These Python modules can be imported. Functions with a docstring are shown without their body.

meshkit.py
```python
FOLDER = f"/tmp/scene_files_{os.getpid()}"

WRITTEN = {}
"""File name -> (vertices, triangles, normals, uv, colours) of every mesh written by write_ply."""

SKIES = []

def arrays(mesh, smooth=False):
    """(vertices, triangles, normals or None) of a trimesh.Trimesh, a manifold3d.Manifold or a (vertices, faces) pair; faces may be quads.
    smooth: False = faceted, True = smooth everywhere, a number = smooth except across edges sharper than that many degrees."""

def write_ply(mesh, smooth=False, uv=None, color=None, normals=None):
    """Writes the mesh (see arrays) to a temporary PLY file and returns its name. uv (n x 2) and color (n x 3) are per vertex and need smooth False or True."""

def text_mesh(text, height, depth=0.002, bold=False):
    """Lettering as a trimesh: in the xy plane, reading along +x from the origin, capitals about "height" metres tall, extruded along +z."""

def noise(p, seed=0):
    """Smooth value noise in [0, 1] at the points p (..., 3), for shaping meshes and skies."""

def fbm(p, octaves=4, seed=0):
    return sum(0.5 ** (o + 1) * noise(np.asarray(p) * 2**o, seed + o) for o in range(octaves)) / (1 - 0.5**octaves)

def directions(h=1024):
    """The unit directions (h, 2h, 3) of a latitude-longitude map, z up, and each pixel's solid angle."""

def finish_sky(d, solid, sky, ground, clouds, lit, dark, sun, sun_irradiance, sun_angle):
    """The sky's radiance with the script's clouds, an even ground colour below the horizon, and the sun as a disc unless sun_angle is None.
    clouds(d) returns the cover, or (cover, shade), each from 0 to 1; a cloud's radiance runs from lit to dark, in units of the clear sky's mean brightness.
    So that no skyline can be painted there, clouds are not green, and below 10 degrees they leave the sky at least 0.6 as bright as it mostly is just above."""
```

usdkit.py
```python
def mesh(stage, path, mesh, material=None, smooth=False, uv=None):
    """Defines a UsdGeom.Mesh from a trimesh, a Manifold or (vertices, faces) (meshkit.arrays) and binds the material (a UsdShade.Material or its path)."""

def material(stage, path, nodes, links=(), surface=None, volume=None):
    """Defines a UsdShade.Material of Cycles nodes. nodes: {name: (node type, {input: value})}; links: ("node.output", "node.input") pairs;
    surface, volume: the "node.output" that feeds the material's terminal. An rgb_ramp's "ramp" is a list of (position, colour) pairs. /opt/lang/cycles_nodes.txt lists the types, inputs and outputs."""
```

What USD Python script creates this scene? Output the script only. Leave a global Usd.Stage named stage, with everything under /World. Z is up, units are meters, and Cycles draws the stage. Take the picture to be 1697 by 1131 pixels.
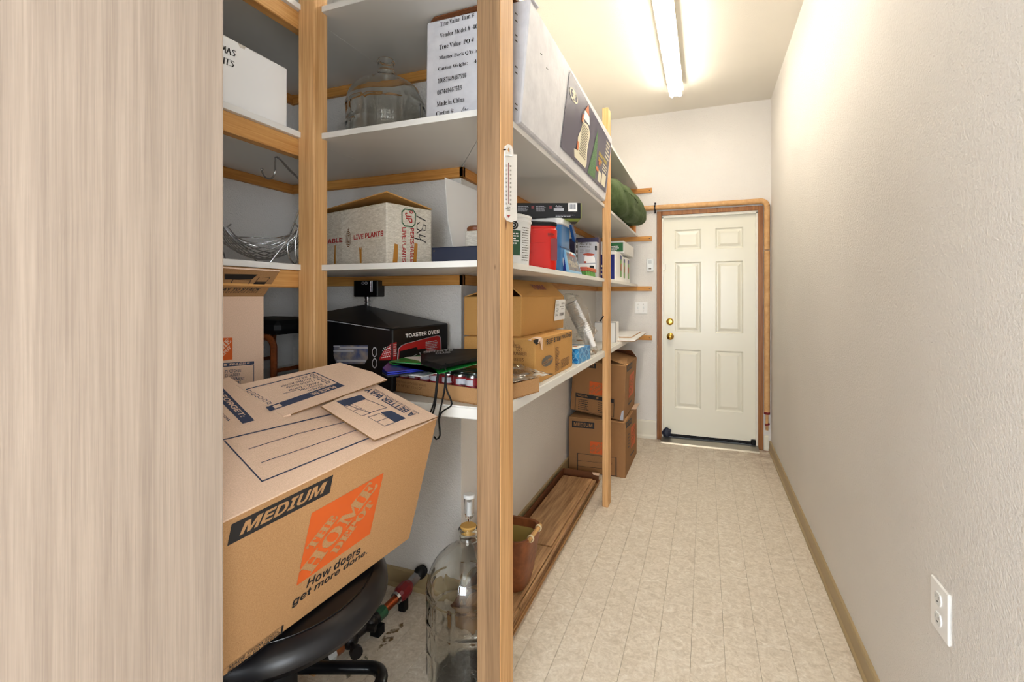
import glob, math, random
import numpy as np
import trimesh
from shapely import affinity, box as sbox, union_all
from shapely.geometry import Polygon, Point, LineString, MultiPolygon
from pxr import Usd, UsdGeom, UsdLux, Gf, Sdf
import usdkit, meshkit

stage = Usd.Stage.CreateInMemory()
UsdGeom.SetStageUpAxis(stage, 'Z')
UsdGeom.SetStageMetersPerUnit(stage, 1.0)
UsdGeom.Xform.Define(stage, '/World')
UsdGeom.Scope.Define(stage, '/World/Looks')

# ------------------------------------------------------------------ camera, light, exposure
FPX, YAW, HORIZON, CX, EYE = 815.0, math.radians(21.45), 491.0, 848.5, 1.34   # for a 1697 x 1131 picture
SY, CY = math.sin(YAW), math.cos(YAW)
cam = UsdGeom.Camera.Define(stage, '/World/camera')
cam.CreateHorizontalApertureAttr(36.0)
cam.CreateVerticalApertureAttr(36.0 * 1131 / 1697)
cam.CreateFocalLengthAttr(FPX / 1697 * 36.0)
cam.CreateVerticalApertureOffsetAttr(-(565.5 - HORIZON) / 1697 * 36.0)
cam.CreateClippingRangeAttr(Gf.Vec2f(0.05, 100.0))
cam.CreateExposureAttr(0.5)
cam.AddTransformOp().Set(Gf.Matrix4d(CY, SY, 0, 0, 0, 0, 1, 0, SY, -CY, 0, 0, 0, 0, EYE, 1))

TUBE_STRENGTH, TUBE_COLOR = 26.0, (1.0, 0.91, 0.765)          # the ceiling fixture's two tubes (built with the lamp below)
WINDOW = UsdLux.RectLight.Define(stage, '/World/daylight')      # daylight through the window of the room behind the camera
WINDOW.CreateWidthAttr(2.4); WINDOW.CreateHeightAttr(1.7)
WINDOW.CreateIntensityAttr(13.0); WINDOW.CreateColorAttr(Gf.Vec3f(0.89, 0.945, 1.0))
WINDOW.AddTranslateOp().Set(Gf.Vec3d(0.0, -3.32, 1.45)); WINDOW.AddRotateXOp().Set(90.0)
SIDE_FILL = UsdLux.RectLight.Define(stage, '/World/daylight_side')     # added fill light, at an unseen window put into that room's left wall
SIDE_FILL.CreateWidthAttr(2.0); SIDE_FILL.CreateHeightAttr(1.7)
SIDE_FILL.CreateIntensityAttr(12.0); SIDE_FILL.CreateColorAttr(Gf.Vec3f(0.88, 0.94, 1.0))
SIDE_FILL.AddTranslateOp().Set(Gf.Vec3d(-2.18, -1.45, 1.45)); SIDE_FILL.AddRotateZOp().Set(-90.0); SIDE_FILL.AddRotateXOp().Set(90.0)
RIGHT_FILL = UsdLux.RectLight.Define(stage, '/World/daylight_right')   # added fill for the left bay, at another window put into its right wall
RIGHT_FILL.CreateWidthAttr(2.0); RIGHT_FILL.CreateHeightAttr(1.7)
RIGHT_FILL.CreateIntensityAttr(16.0); RIGHT_FILL.CreateColorAttr(Gf.Vec3f(0.88, 0.94, 1.0))
RIGHT_FILL.AddTranslateOp().Set(Gf.Vec3d(2.12, -1.45, 1.45)); RIGHT_FILL.AddRotateZOp().Set(90.0); RIGHT_FILL.AddRotateXOp().Set(90.0)
dome = UsdLux.DomeLight.Define(stage, '/World/sky')
dome.CreateIntensityAttr(0.6); dome.CreateColorAttr(Gf.Vec3f(0.75, 0.87, 1.0))

# ------------------------------------------------------------------ helpers
def ray(px, py):
    u, v = (px - CX) / FPX, -(py - HORIZON) / FPX
    return np.array([CY * u - SY, SY * u + CY, v])
O = np.array([0, 0, EYE])
def atX(px, py, x): r = ray(px, py); return O + r * (x / r[0])
def atY(px, py, y): r = ray(px, py); return O + r * (y / r[1])
def atZ(px, py, z): r = ray(px, py); return O + r * ((z - EYE) / r[2])
class Plane:
    def __init__(s, a, b, c):
        s.p = np.asarray(a, float); n = np.cross(np.asarray(b, float) - s.p, np.asarray(c, float) - s.p)
        n = n / np.linalg.norm(n)
        s.n = n if n @ (O - s.p) > 0 else -n
    def at(s, px, py, off=0.0):
        r = ray(px, py); return O + r * (((s.p + s.n * off - O) @ s.n) / (r @ s.n))
    def quad(s, *pts, off=0.0): return [s.at(*p, off=off) for p in pts]
def planeX(x): return Plane((x, 0, 0), (x, 1, 0), (x, 0, 1))
def planeY(y): return Plane((0, y, 0), (1, y, 0), (0, y, 1))
def planeZ(z): return Plane((0, 0, z), (1, 0, z), (0, 1, z))

def lin(*c):
    c = np.array(c, float) / 255
    return tuple(np.where(c <= 0.04045, c / 12.92, ((c + 0.055) / 1.055) ** 2.4))

used = {}
def num(parent, name):
    k = (str(parent), name); used[k] = used.get(k, -1) + 1
    return name if used[k] == 0 else f'{name}_{used[k]:03d}'
def meta(prim, label=None, cat=None, group=None, kind=None):
    for k, v in (('label', label), ('category', cat), ('group', group), ('kind', kind)):
        if v: prim.SetCustomDataByKey(k, v)
LOC = {'/World': np.zeros(3)}
def thing(name, label, cat, loc=(0, 0, 0), group=None, kind=None):
    x = UsdGeom.Xform.Define(stage, '/World/' + num('/World', name))
    x.AddTranslateOp().Set(Gf.Vec3d(*map(float, loc)))
    meta(x.GetPrim(), label, cat, group, kind)
    p = str(x.GetPath()); LOC[p] = np.array(loc, float)
    return p
def arr(m, smooth): return m
def part(parent, name, mesh, mat, label=None, smooth=False, kind=None):
    parent = str(parent); base = parent
    while base not in LOC: base = base.rsplit('/', 1)[0]
    path = parent + '/' + num(parent, name)
    if isinstance(mesh, list): mesh = join(mesh)
    v, f = np.array(mesh.vertices), np.array(mesh.faces)
    m = usdkit.mesh(stage, path, trimesh.Trimesh(v - LOC[base], f, process=False), '/World/Looks/' + mat, smooth=smooth)
    meta(m.GetPrim(), label, None, None, kind)
    return path
def parts(parent, name, meshes, mat, label=None, smooth=False):
    return [part(parent, name, m, mat, label, smooth) for m in meshes]
ORD = ['first', 'second', 'third', 'fourth', 'fifth', 'sixth', 'seventh', 'eighth', 'ninth', 'tenth', 'eleventh', 'twelfth', 'thirteenth', 'fourteenth', 'fifteenth', 'sixteenth']
def single(name, label, cat, mesh, mat, smooth=False, group=None, kind=None):
    if isinstance(mesh, list): mesh = join(mesh)
    v = np.array(mesh.vertices); lo, hi = v.min(0), v.max(0)
    loc = np.array([(lo[0] + hi[0]) / 2, (lo[1] + hi[1]) / 2, lo[2]])
    path = '/World/' + num('/World', name)
    m = usdkit.mesh(stage, path, trimesh.Trimesh(v - loc, np.array(mesh.faces), process=False), '/World/Looks/' + mat, smooth=smooth)
    m.AddTranslateOp().Set(Gf.Vec3d(*map(float, loc)))
    meta(m.GetPrim(), label, cat, group, kind)
    LOC[path] = loc
    return path
def struct(name, mesh, mat, label=None, cat=None):
    return single(name, label, cat, mesh, mat, kind='structure')
def copy_of(src, name, loc, rot=(0, 0, 0), label=None, cat=None, group=None):
    x = UsdGeom.Xform.Define(stage, '/World/' + num('/World', name))
    x.GetPrim().GetReferences().AddInternalReference(Sdf.Path(src))
    x.ClearXformOpOrder()
    x.AddTransformOp().Set(Gf.Matrix4d(np.array(xf(loc, rot).T).tolist()))
    x.GetPrim().SetInstanceable(True)
    meta(x.GetPrim(), label, cat, group)
    return x
def xf(loc, rot=(0, 0, 0)):
    m = trimesh.transformations.euler_matrix(*rot); m[:3, 3] = loc; return m

def join(ms): return trimesh.util.concatenate([m for m in ms if m is not None])
def hull(pts): return trimesh.convex.convex_hull(np.asarray(pts, float))
def rbox(x0, x1, y0, y1, z0, z1, b=0.002):
    b = min(b, (x1 - x0) * .45, (y1 - y0) * .45, (z1 - z0) * .45)
    P = []
    for x, sx in ((x0, 1), (x1, -1)):
        for y, sy in ((y0, 1), (y1, -1)):
            for z, sz in ((z0, 1), (z1, -1)):
                P += [(x + sx * b, y + sy * b, z), (x + sx * b, y, z + sz * b), (x, y + sy * b, z + sz * b)]
    return hull(P)
def box(x0, x1, y0, y1, z0, z1):
    m = trimesh.creation.box([x1 - x0, y1 - y0, z1 - z0]); m.apply_translation([(x0 + x1) / 2, (y0 + y1) / 2, (z0 + z1) / 2]); return m
def hexa(p8):
    """bottom four, then top four, each counter-clockwise seen from above"""
    v = np.asarray(p8, float)
    f = [[0, 2, 1], [0, 3, 2], [4, 5, 6], [4, 6, 7]]
    for i in range(4):
        j = (i + 1) % 4; f += [[i, j, j + 4], [i, j + 4, i + 4]]
    m = trimesh.Trimesh(v, f, process=False)
    if m.volume < 0: m.invert()
    return m
def hexar(p8, b=0.003):
    """the same with chamfered edges (convex)"""
    v = np.asarray(p8, float); P = []
    nb = {i: [] for i in range(8)}
    for i in range(4):
        j = (i + 1) % 4
        for a, c in ((i, j), (i + 4, j + 4), (i, i + 4)): nb[a].append(c); nb[c].append(a)
    for i in range(8):
        d = [(v[k] - v[i]) / np.linalg.norm(v[k] - v[i]) * b for k in nb[i]]
        P += [v[i] + d[0] + d[1], v[i] + d[0] + d[2], v[i] + d[1] + d[2]]
    return hull(P)
def ex(poly, h, z=0.0):
    """a shapely shape in x, y extruded to h from z"""
    gs = [g for g in getattr(poly, 'geoms', [poly]) if g.area > 1e-12]
    m = join([trimesh.creation.extrude_polygon(g, h, engine='earcut') for g in gs]); m.apply_translation([0, 0, z]); return m
def frame(m, origin, ux, uy):
    """a mesh built in x, y, z to the frame with axes ux, uy, ux x uy"""
    ux, uy = np.asarray(ux, float), np.asarray(uy, float); uz = np.cross(ux, uy)
    v = np.array(m.vertices); w = np.asarray(origin, float) + v[:, :1] * ux + v[:, 1:2] * uy + v[:, 2:] * uz
    r = trimesh.Trimesh(w, np.array(m.faces), process=False)
    return r
def cyl(a, b, r, n=16, r2=None):
    a, b = np.asarray(a, float), np.asarray(b, float); r2 = r if r2 is None else r2
    d = b - a; d = d / np.linalg.norm(d); u = np.cross(d, [0, 0, 1.0] if abs(d[2]) < .9 else [1.0, 0, 0]); u /= np.linalg.norm(u); w = np.cross(d, u)
    t = np.arange(n) * 2 * np.pi / n; ring = np.cos(t)[:, None] * u + np.sin(t)[:, None] * w
    v = np.vstack([a + ring * r, b + ring * r2, [a], [b]]); f = []
    for i in range(n):
        j = (i + 1) % n; f += [[i, j, n + j], [i, n + j, n + i], [2 * n, j, i], [2 * n + 1, n + i, n + j]]
    return trimesh.Trimesh(v, f, process=False)
def tube(pts, r, n=8, closed=False):
    p = np.asarray(pts, float); k = len(p); r = np.broadcast_to(r, (k,))
    T = (np.roll(p, -1, 0) - np.roll(p, 1, 0)) if closed else np.gradient(p, axis=0)
    T = T / (np.linalg.norm(T, axis=1, keepdims=True) + 1e-12)
    u = np.cross(T[0], [0, 0, 1.0] if abs(T[0][2]) < .9 else [1.0, 0, 0]); u /= np.linalg.norm(u); V = []
    th = np.arange(n) * 2 * np.pi / n
    for i in range(k):
        u = u - T[i] * (u @ T[i]); u /= np.linalg.norm(u); w = np.cross(T[i], u)
        V.append(p[i] + r[i] * (np.cos(th)[:, None] * u + np.sin(th)[:, None] * w))
    V = np.vstack(V); f = []
    for i in range(k if closed else k - 1):
        a, b = i * n, ((i + 1) % k) * n
        for j in range(n):
            q = (j + 1) % n; f += [[a + j, a + q, b + q], [a + j, b + q, b + j]]
    if not closed:
        V = np.vstack([V, p[:1], p[-1:]]); e = (k - 1) * n
        for j in range(n):
            q = (j + 1) % n; f += [[k * n, q, j], [k * n + 1, e + j, e + q]]
    return trimesh.Trimesh(V, f, process=False)
def spline(pts, n=40):
    from scipy.interpolate import CubicSpline
    p = np.asarray(pts, float); t = np.r_[0, np.cumsum(np.linalg.norm(np.diff(p, axis=0), axis=1))]
    return CubicSpline(t, p)(np.linspace(0, t[-1], n))
def lathe(prof, c=(0, 0, 0), n=32):
    """prof: (r, z) from bottom to top, closed where r = 0"""
    m = trimesh.creation.revolve(np.asarray(prof, float), sections=n); m.apply_translation(c)
    return m
def sheet(poly_px_pts, th, normal):
    """a flat or gently bent polygon of 3-D points (a fan), with thickness th below the surface"""
    p = np.asarray(poly_px_pts, float); n = len(p); nn = np.asarray(normal, float) * th
    v = np.vstack([p, p - nn]); f = [[0, i, i + 1] for i in range(1, n - 1)] + [[n, n + i + 1, n + i] for i in range(1, n - 1)]
    for i in range(n):
        j = (i + 1) % n; f += [[j, i, n + i], [j, n + i, n + j]]
    m = trimesh.Trimesh(v, f, process=False)
    if m.volume < 0: m.invert()
    return m

# ---- lettering and print: shapely shapes laid as thin ink on a quad (bl, br, tr, tl) of 3-D points
FD = glob.glob('/opt/blender-*/*/datafiles/fonts/')[0]
_fc = {}
def text(t, font='sans', weight=700, shear=0.0, res=64):
    from PIL import Image, ImageDraw, ImageFont
    key = (t, font, weight, shear, res)
    if key in _fc: return _fc[key]
    if font == 'serif':
        t = ''.join(chr(0x1D400 + ord(c) - 65) if 'A' <= c <= 'Z' else chr(0x1D41A + ord(c) - 97) if 'a' <= c <= 'z' else chr(0x1D7CE + ord(c) - 48) if '0' <= c <= '9' else c for c in t)
        F = ImageFont.truetype(FD + 'NotoSansMath-Regular.woff2', res)
    else:
        F = ImageFont.truetype(FD + 'Inter.woff2', res); F.set_variation_by_axes([32 if weight > 600 else 14, weight])
    x0, y0, x1, y1 = F.getbbox(t, anchor='ls')
    im = Image.new('L', (x1 - x0 + 8, y1 - y0 + 8)); ImageDraw.Draw(im).text((4 - x0, 4 - y0), t, 255, F, anchor='ls')
    on = np.pad(np.asarray(im) > 127, ((0, 0), (1, 1))).astype(np.int8); d = np.diff(on, axis=1)
    rows, st = np.nonzero(d == 1); en = np.nonzero(d == -1)[1]
    g = union_all(sbox(st, -rows - 1, en, -rows)).buffer(0.6).buffer(-0.6).simplify(0.7)
    if shear: g = affinity.skew(g, xs=math.degrees(math.atan(shear)), origin=(0, 0))
    a, b, c, e = g.bounds
    g = affinity.affine_transform(g, [1 / (c - a), 0, 0, 1 / (e - b), -a / (c - a), -b / (e - b)])
    _fc[key] = g
    return g
def U(x0, y0, x1, y1): return sbox(x0, y0, x1, y1)
def fitin(g, x0, y0, x1, y1): return affinity.affine_transform(g, [x1 - x0, 0, 0, y1 - y0, x0, y0])
def bilin(q, uv):
    q = np.asarray(q, float); u, v = uv[:, :1], uv[:, 1:2]
    return q[0] * (1 - u) * (1 - v) + q[1] * u * (1 - v) + q[2] * u * v + q[3] * (1 - u) * v
def ink(shape, quad, off=0.0006, th=0.0003):
    """a unit-square shape printed on the quad, facing the camera's side"""
    q = np.asarray(quad, float); n = np.cross(q[1] - q[0], q[3] - q[0]); n /= np.linalg.norm(n)
    flip = n @ (O - q[0]) < 0
    if flip: n = -n
    gs = [g for g in getattr(shape, 'geoms', [shape]) if g.area > 1e-9 and g.geom_type == 'Polygon']
    ms = []
    for g in gs:
        v2, f = trimesh.creation.triangulate_polygon(g, engine='earcut'); v2 = np.asarray(v2); f = np.asarray(f)
        ms.append(trimesh.Trimesh(bilin(q, v2) + n * off, f[:, ::-1] if flip else f, process=False))
    m = join(ms)
    fn = np.cross(m.vertices[m.faces[:, 1]] - m.vertices[m.faces[:, 0]], m.vertices[m.faces[:, 2]] - m.vertices[m.faces[:, 0]])
    if (fn @ n).sum() < 0: m = trimesh.Trimesh(m.vertices, np.asarray(m.faces)[:, ::-1], process=False)
    return m
def strokes(lines, w):
    return union_all([LineString(l).buffer(w, cap_style='round', join_style='round') for l in lines])
def greek(x0, y0, x1, y1, rows, seed=0, fill=0.5):
    """small print too fine to read, as rows of word-long strokes"""
    R = random.Random(seed); h = (y1 - y0) / rows; out = []
    for i in range(rows):
        y = y1 - (i + 1) * h; x = x0
        end = x1 - R.random() * 0.25 * (x1 - x0)
        while x < end:
            w = min((0.04 + 0.12 * R.random()) * (x1 - x0), end - x); out.append(sbox(x, y + h * .2, x + w, y + h * (.2 + fill))); x += w + 0.025 * (x1 - x0)
    return union_all(out)

# ------------------------------------------------------------------ materials
def M(name, nodes, links, surface='p.BSDF'): usdkit.material(stage, '/World/Looks/' + name, nodes, links, surface=surface)
def plain(name, c, rough=0.5, metal=0.0, spec=0.5, coat=0.0, **k):
    M(name, {'p': ('principled_bsdf', dict(base_color=c, roughness=rough, metallic=metal, specular_ior_level=spec, coat_weight=coat, **k))}, [])
def mottled(name, c1, c2, scale=20, rough=0.6, bump=0.0, bscale=None, stretch=(1, 1, 1), dist=0.0, lo=0.35, hi=0.65, spec=0.4, detail=4, bdist=0.002):
    n = {'t': ('texture_coordinate', {}), 'm': ('mapping', {'scale': stretch}), 'n': ('noise_texture', {'scale': scale, 'detail': detail, 'roughness': 0.6, 'distortion': dist}),
         'r': ('rgb_ramp', {'ramp': [(lo, c1), (hi, c2)]}), 'p': ('principled_bsdf', {'roughness': rough, 'specular_ior_level': spec})}
    l = [('t.object', 'm.vector'), ('m.vector', 'n.vector'), ('n.fac', 'r.fac'), ('r.color', 'p.base_color')]
    if bump:
        n['b'] = ('bump', {'strength': bump, 'distance': bdist}); n['n2'] = ('noise_texture', {'scale': bscale or scale, 'detail': 3})
        l += [('t.object', 'n2.vector'), ('n2.fac', 'b.height'), ('b.normal', 'p.normal')]
    M(name, n, l)
def wood(name, c1, c2, axis=2, fine=70, rough=0.55, knots=None, ksize=1.0, dist=0.6, lo=0.34, hi=0.64, bump=0.15, along=1.4, along2=4.5):
    s = [fine * .45] * 3; s[axis] = along
    s2 = [fine * 3.2] * 3; s2[axis] = along2
    n = {'t': ('texture_coordinate', {}), 'm': ('mapping', {'scale': tuple(s)}), 'm2': ('mapping', {'scale': tuple(s2)}),
         'n': ('noise_texture', {'scale': 1.0, 'detail': 5, 'roughness': 0.62, 'distortion': dist}), 'f': ('noise_texture', {'scale': 1.0, 'detail': 3}),
         'a': ('mix_float', {'fac': 0.42}), 'r': ('rgb_ramp', {'ramp': [(lo, c1), (hi, c2)]}),
         'p': ('principled_bsdf', {'roughness': rough, 'specular_ior_level': 0.35}), 'b': ('bump', {'strength': bump, 'distance': 0.001})}
    l = [('t.object', 'm.vector'), ('t.object', 'm2.vector'), ('m.vector', 'n.vector'), ('m2.vector', 'f.vector'), ('n.fac', 'a.a'), ('f.fac', 'a.b'), ('a.result', 'r.fac'), ('f.fac', 'b.height'), ('b.normal', 'p.normal')]
    if knots:
        ks = [9.0] * 3; ks[axis] = 3.2
        n.update({'mk': ('mapping', {'scale': tuple(ks)}), 'v': ('voronoi_texture', {'scale': 1.0}), 'rk': ('rgb_ramp', {'ramp': [(0.0, (1, 1, 1)), (0.07 * ksize, (1, 1, 1)), (0.13 * ksize, (0, 0, 0))]}), 'x': ('mix_color', {'b': knots})})
        l += [('t.object', 'mk.vector'), ('mk.vector', 'v.vector'), ('v.distance', 'rk.fac'), ('rk.color', 'x.fac'), ('r.color', 'x.a'), ('x.result', 'p.base_color')]
    else: l += [('r.color', 'p.base_color')]
    M(name, n, l)
def pane(name, tint=(1, 1, 1), ior=1.35, rough=0.05):
    M(name, {'t': ('transparent_bsdf', {'color': tint}), 'g': ('glossy_bsdf', {'color': (1, 1, 1), 'roughness': rough}), 'f': ('fresnel', {'IOR': ior}), 'x': ('mix_closure', {})},
      [('f.fac', 'x.fac'), ('t.BSDF', 'x.closure1'), ('g.BSDF', 'x.closure2')], surface='x.closure')
def wallpaint(name, c, scale=150, strength=0.8, rough=0.6):
    M(name, {'t': ('geometry', {}), 'n': ('noise_texture', {'scale': scale, 'detail': 3, 'roughness': 0.55}), 'b': ('bump', {'strength': strength, 'distance': 0.004}),
             'v': ('noise_texture', {'scale': 1.7, 'detail': 4}), 'r': ('rgb_ramp', {'ramp': [(0.3, tuple(0.95 * x for x in c)), (0.7, c)]}),
             'p': ('principled_bsdf', {'roughness': rough, 'specular_ior_level': 0.3})},
      [('t.position', 'n.vector'), ('t.position', 'v.vector'), ('n.fac', 'b.height'), ('b.normal', 'p.normal'), ('v.fac', 'r.fac'), ('r.color', 'p.base_color')])

wallpaint('wall_paint', lin(228, 224, 219))
wallpaint('ceiling_paint', lin(232, 227, 217), scale=120, strength=0.3)
plain('base_beige', lin(165, 145, 108), 0.45)
plain('base_white', lin(224, 218, 202), 0.45)
plain('white_paint', lin(228, 225, 214), 0.25)
plain('door_white', lin(231, 228, 212), 0.27, spec=0.45)
plain('shelf_white', lin(226, 224, 219), 0.38)
wood('pine', lin(228, 184, 130), lin(190, 138, 82), 2, knots=lin(120, 70, 36), ksize=0.6)
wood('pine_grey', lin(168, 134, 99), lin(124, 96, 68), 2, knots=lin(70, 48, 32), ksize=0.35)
wood('cleat_x', lin(222, 164, 88), lin(182, 120, 54), 0, fine=60)
wood('cleat_y', lin(214, 152, 78), lin(172, 108, 46), 1, fine=60)
wood('rail_y', lin(216, 168, 104), lin(180, 122, 62), 1, fine=60, knots=lin(110, 62, 30))
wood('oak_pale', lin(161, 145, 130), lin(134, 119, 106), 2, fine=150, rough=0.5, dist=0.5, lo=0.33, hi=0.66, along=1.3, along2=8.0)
wood('casing', lin(168, 112, 58), lin(120, 72, 32), 2, fine=60, rough=0.35)
mottled('floor_base', lin(150, 136, 116), lin(140, 126, 108), 30)
def floor_mat():
    n = {'t': ('geometry', {}), 'o': ('object_info', {}), 'ad': ('vector_math', {'math_type': 'add'}), 'cx': ('combine_xyz', {}), 'mm': ('math', {'math_type': 'multiply', 'value2': 37.0}),
         'n': ('noise_texture', {'scale': 17, 'detail': 7, 'roughness': 0.68, 'distortion': 2.2}), 'n2': ('noise_texture', {'scale': 48, 'detail': 5, 'distortion': 1.6}),
         'r': ('rgb_ramp', {'ramp': [(0.28, lin(202, 189, 171)), (0.5, lin(222, 211, 195)), (0.62, lin(231, 222, 208)), (0.72, lin(244, 239, 229))]}),
         'r2': ('rgb_ramp', {'ramp': [(0.38, (0.84, 0.825, 0.80)), (0.6, (1.0, 1.0, 1.0))]}), 'x': ('mix_color', {'blend_type': 'multiply', 'fac': 0.8}),
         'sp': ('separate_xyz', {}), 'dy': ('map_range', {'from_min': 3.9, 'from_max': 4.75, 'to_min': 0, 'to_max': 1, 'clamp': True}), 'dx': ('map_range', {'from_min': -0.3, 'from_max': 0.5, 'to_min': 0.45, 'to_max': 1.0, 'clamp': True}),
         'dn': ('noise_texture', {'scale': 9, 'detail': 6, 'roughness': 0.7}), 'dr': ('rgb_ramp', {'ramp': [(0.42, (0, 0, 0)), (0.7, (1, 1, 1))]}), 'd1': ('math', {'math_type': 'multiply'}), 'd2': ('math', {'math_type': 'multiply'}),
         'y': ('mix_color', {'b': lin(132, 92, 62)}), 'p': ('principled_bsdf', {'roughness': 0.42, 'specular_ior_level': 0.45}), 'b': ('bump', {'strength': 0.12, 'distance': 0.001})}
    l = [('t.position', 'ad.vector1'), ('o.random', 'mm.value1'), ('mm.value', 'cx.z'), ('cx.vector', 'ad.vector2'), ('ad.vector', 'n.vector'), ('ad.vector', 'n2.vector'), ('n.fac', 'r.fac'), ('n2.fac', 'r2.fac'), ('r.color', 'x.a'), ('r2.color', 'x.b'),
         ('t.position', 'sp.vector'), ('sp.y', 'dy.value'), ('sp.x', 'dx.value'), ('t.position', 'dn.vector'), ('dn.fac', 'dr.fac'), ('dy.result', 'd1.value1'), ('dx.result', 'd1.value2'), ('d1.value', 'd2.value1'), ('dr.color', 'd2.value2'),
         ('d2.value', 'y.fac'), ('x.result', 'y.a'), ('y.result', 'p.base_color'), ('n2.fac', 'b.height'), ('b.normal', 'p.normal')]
    M('floor_tile', n, l)
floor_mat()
for nm, a, b_ in (('cardboard', (183, 141, 98), (162, 122, 80)), ('cardboard_deep', (158, 116, 76), (140, 101, 64)), ('cardboard_pale', (226, 196, 172), (208, 178, 154)), ('cardboard_gold', (200, 152, 88), (186, 138, 76)), ('cardboard_edge', (128, 96, 62), (96, 70, 44)), ('cardboard_dark', (120, 74, 44), (104, 62, 36))):
    mottled(nm, lin(*a), lin(*b_), 420, 0.75, bump=0.05, bscale=300, detail=3, spec=0.25, lo=0.3, hi=0.7)
mottled('carton_white', lin(216, 216, 221), lin(202, 202, 208), 14, 0.5, bump=0.25, bscale=22, detail=6, bdist=0.006)
mottled('carton_fibre', lin(222, 216, 204), lin(188, 180, 166), 55, 0.7, detail=8, stretch=(1, 1, 3.5), dist=1.0)
plain('paper_white', lin(243, 242, 240), 0.6)
plain('ink_black', lin(28, 27, 28), 0.6)
plain('ink_navy', lin(50, 60, 84), 0.6)
plain('ink_orange', lin(204, 88, 24), 0.6)
plain('ink_red', lin(160, 34, 32), 0.6)
plain('ink_grey', lin(98, 92, 84), 0.6)
plain('ink_brown', lin(112, 76, 42), 0.6)
plain('ink_tape', lin(176, 118, 40), 0.25)
plain('print_purple', lin(52, 46, 76), 0.35)
plain('print_cream', lin(226, 220, 196), 0.5)
mottled('print_green', lin(34, 82, 50), lin(96, 140, 84), 160, 0.5)
plain('print_gold', lin(196, 172, 60), 0.5)
plain('print_skin', lin(214, 140, 104), 0.5)
plain('print_orange', lin(206, 112, 52), 0.5)
plain('black_gloss', lin(16, 16, 18), 0.22)
plain('black_matte', lin(14, 14, 15), 0.6, spec=0.25)
plain('black_card', lin(14, 13, 15), 0.42, spec=0.25)
plain('red_card', lin(170, 24, 30), 0.35)
plain('grey_card', lin(176, 178, 186), 0.4)
plain('vinyl_black', lin(13, 13, 17), 0.33, spec=0.4)
plain('navy', lin(28, 34, 54), 0.5)
plain('red_plastic', lin(196, 26, 12), 0.4, spec=0.3)
plain('blue_plastic', lin(54, 118, 178), 0.35)
plain('blue_dark', lin(24, 66, 122), 0.35)
plain('white_plastic', lin(226, 228, 228), 0.32)
plain('grey_plastic', lin(190, 194, 196), 0.3)
plain('lime', lin(170, 190, 40), 0.4)
plain('sky_card', lin(132, 186, 222), 0.35)
plain('deep_blue', lin(26, 38, 120), 0.35)
mottled('photo_card', lin(70, 84, 124), lin(150, 140, 130), 26, 0.4, detail=6)
plain('green_folder', lin(20, 150, 60), 0.25)
plain('blue_folder', lin(28, 44, 150), 0.25)
plain('green_label', lin(36, 82, 54), 0.45)
plain('green_pack', lin(40, 118, 58), 0.35)
plain('green_leaf', lin(104, 160, 58), 0.4)
plain('brick_red', lin(176, 74, 50), 0.5)
plain('bristle_green', lin(96, 150, 70), 0.6)
mottled('canvas_green', lin(76, 92, 54), lin(64, 80, 44), 40, 0.85, bump=0.15, bscale=500)
plain('orange_plastic', lin(214, 132, 52), 0.4)
plain('steel', lin(170, 172, 176), 0.22, metal=1.0)
plain('chrome_wire', lin(190, 190, 192), 0.18, metal=1.0)
plain('brass', lin(205, 164, 76), 0.2, metal=1.0)
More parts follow.
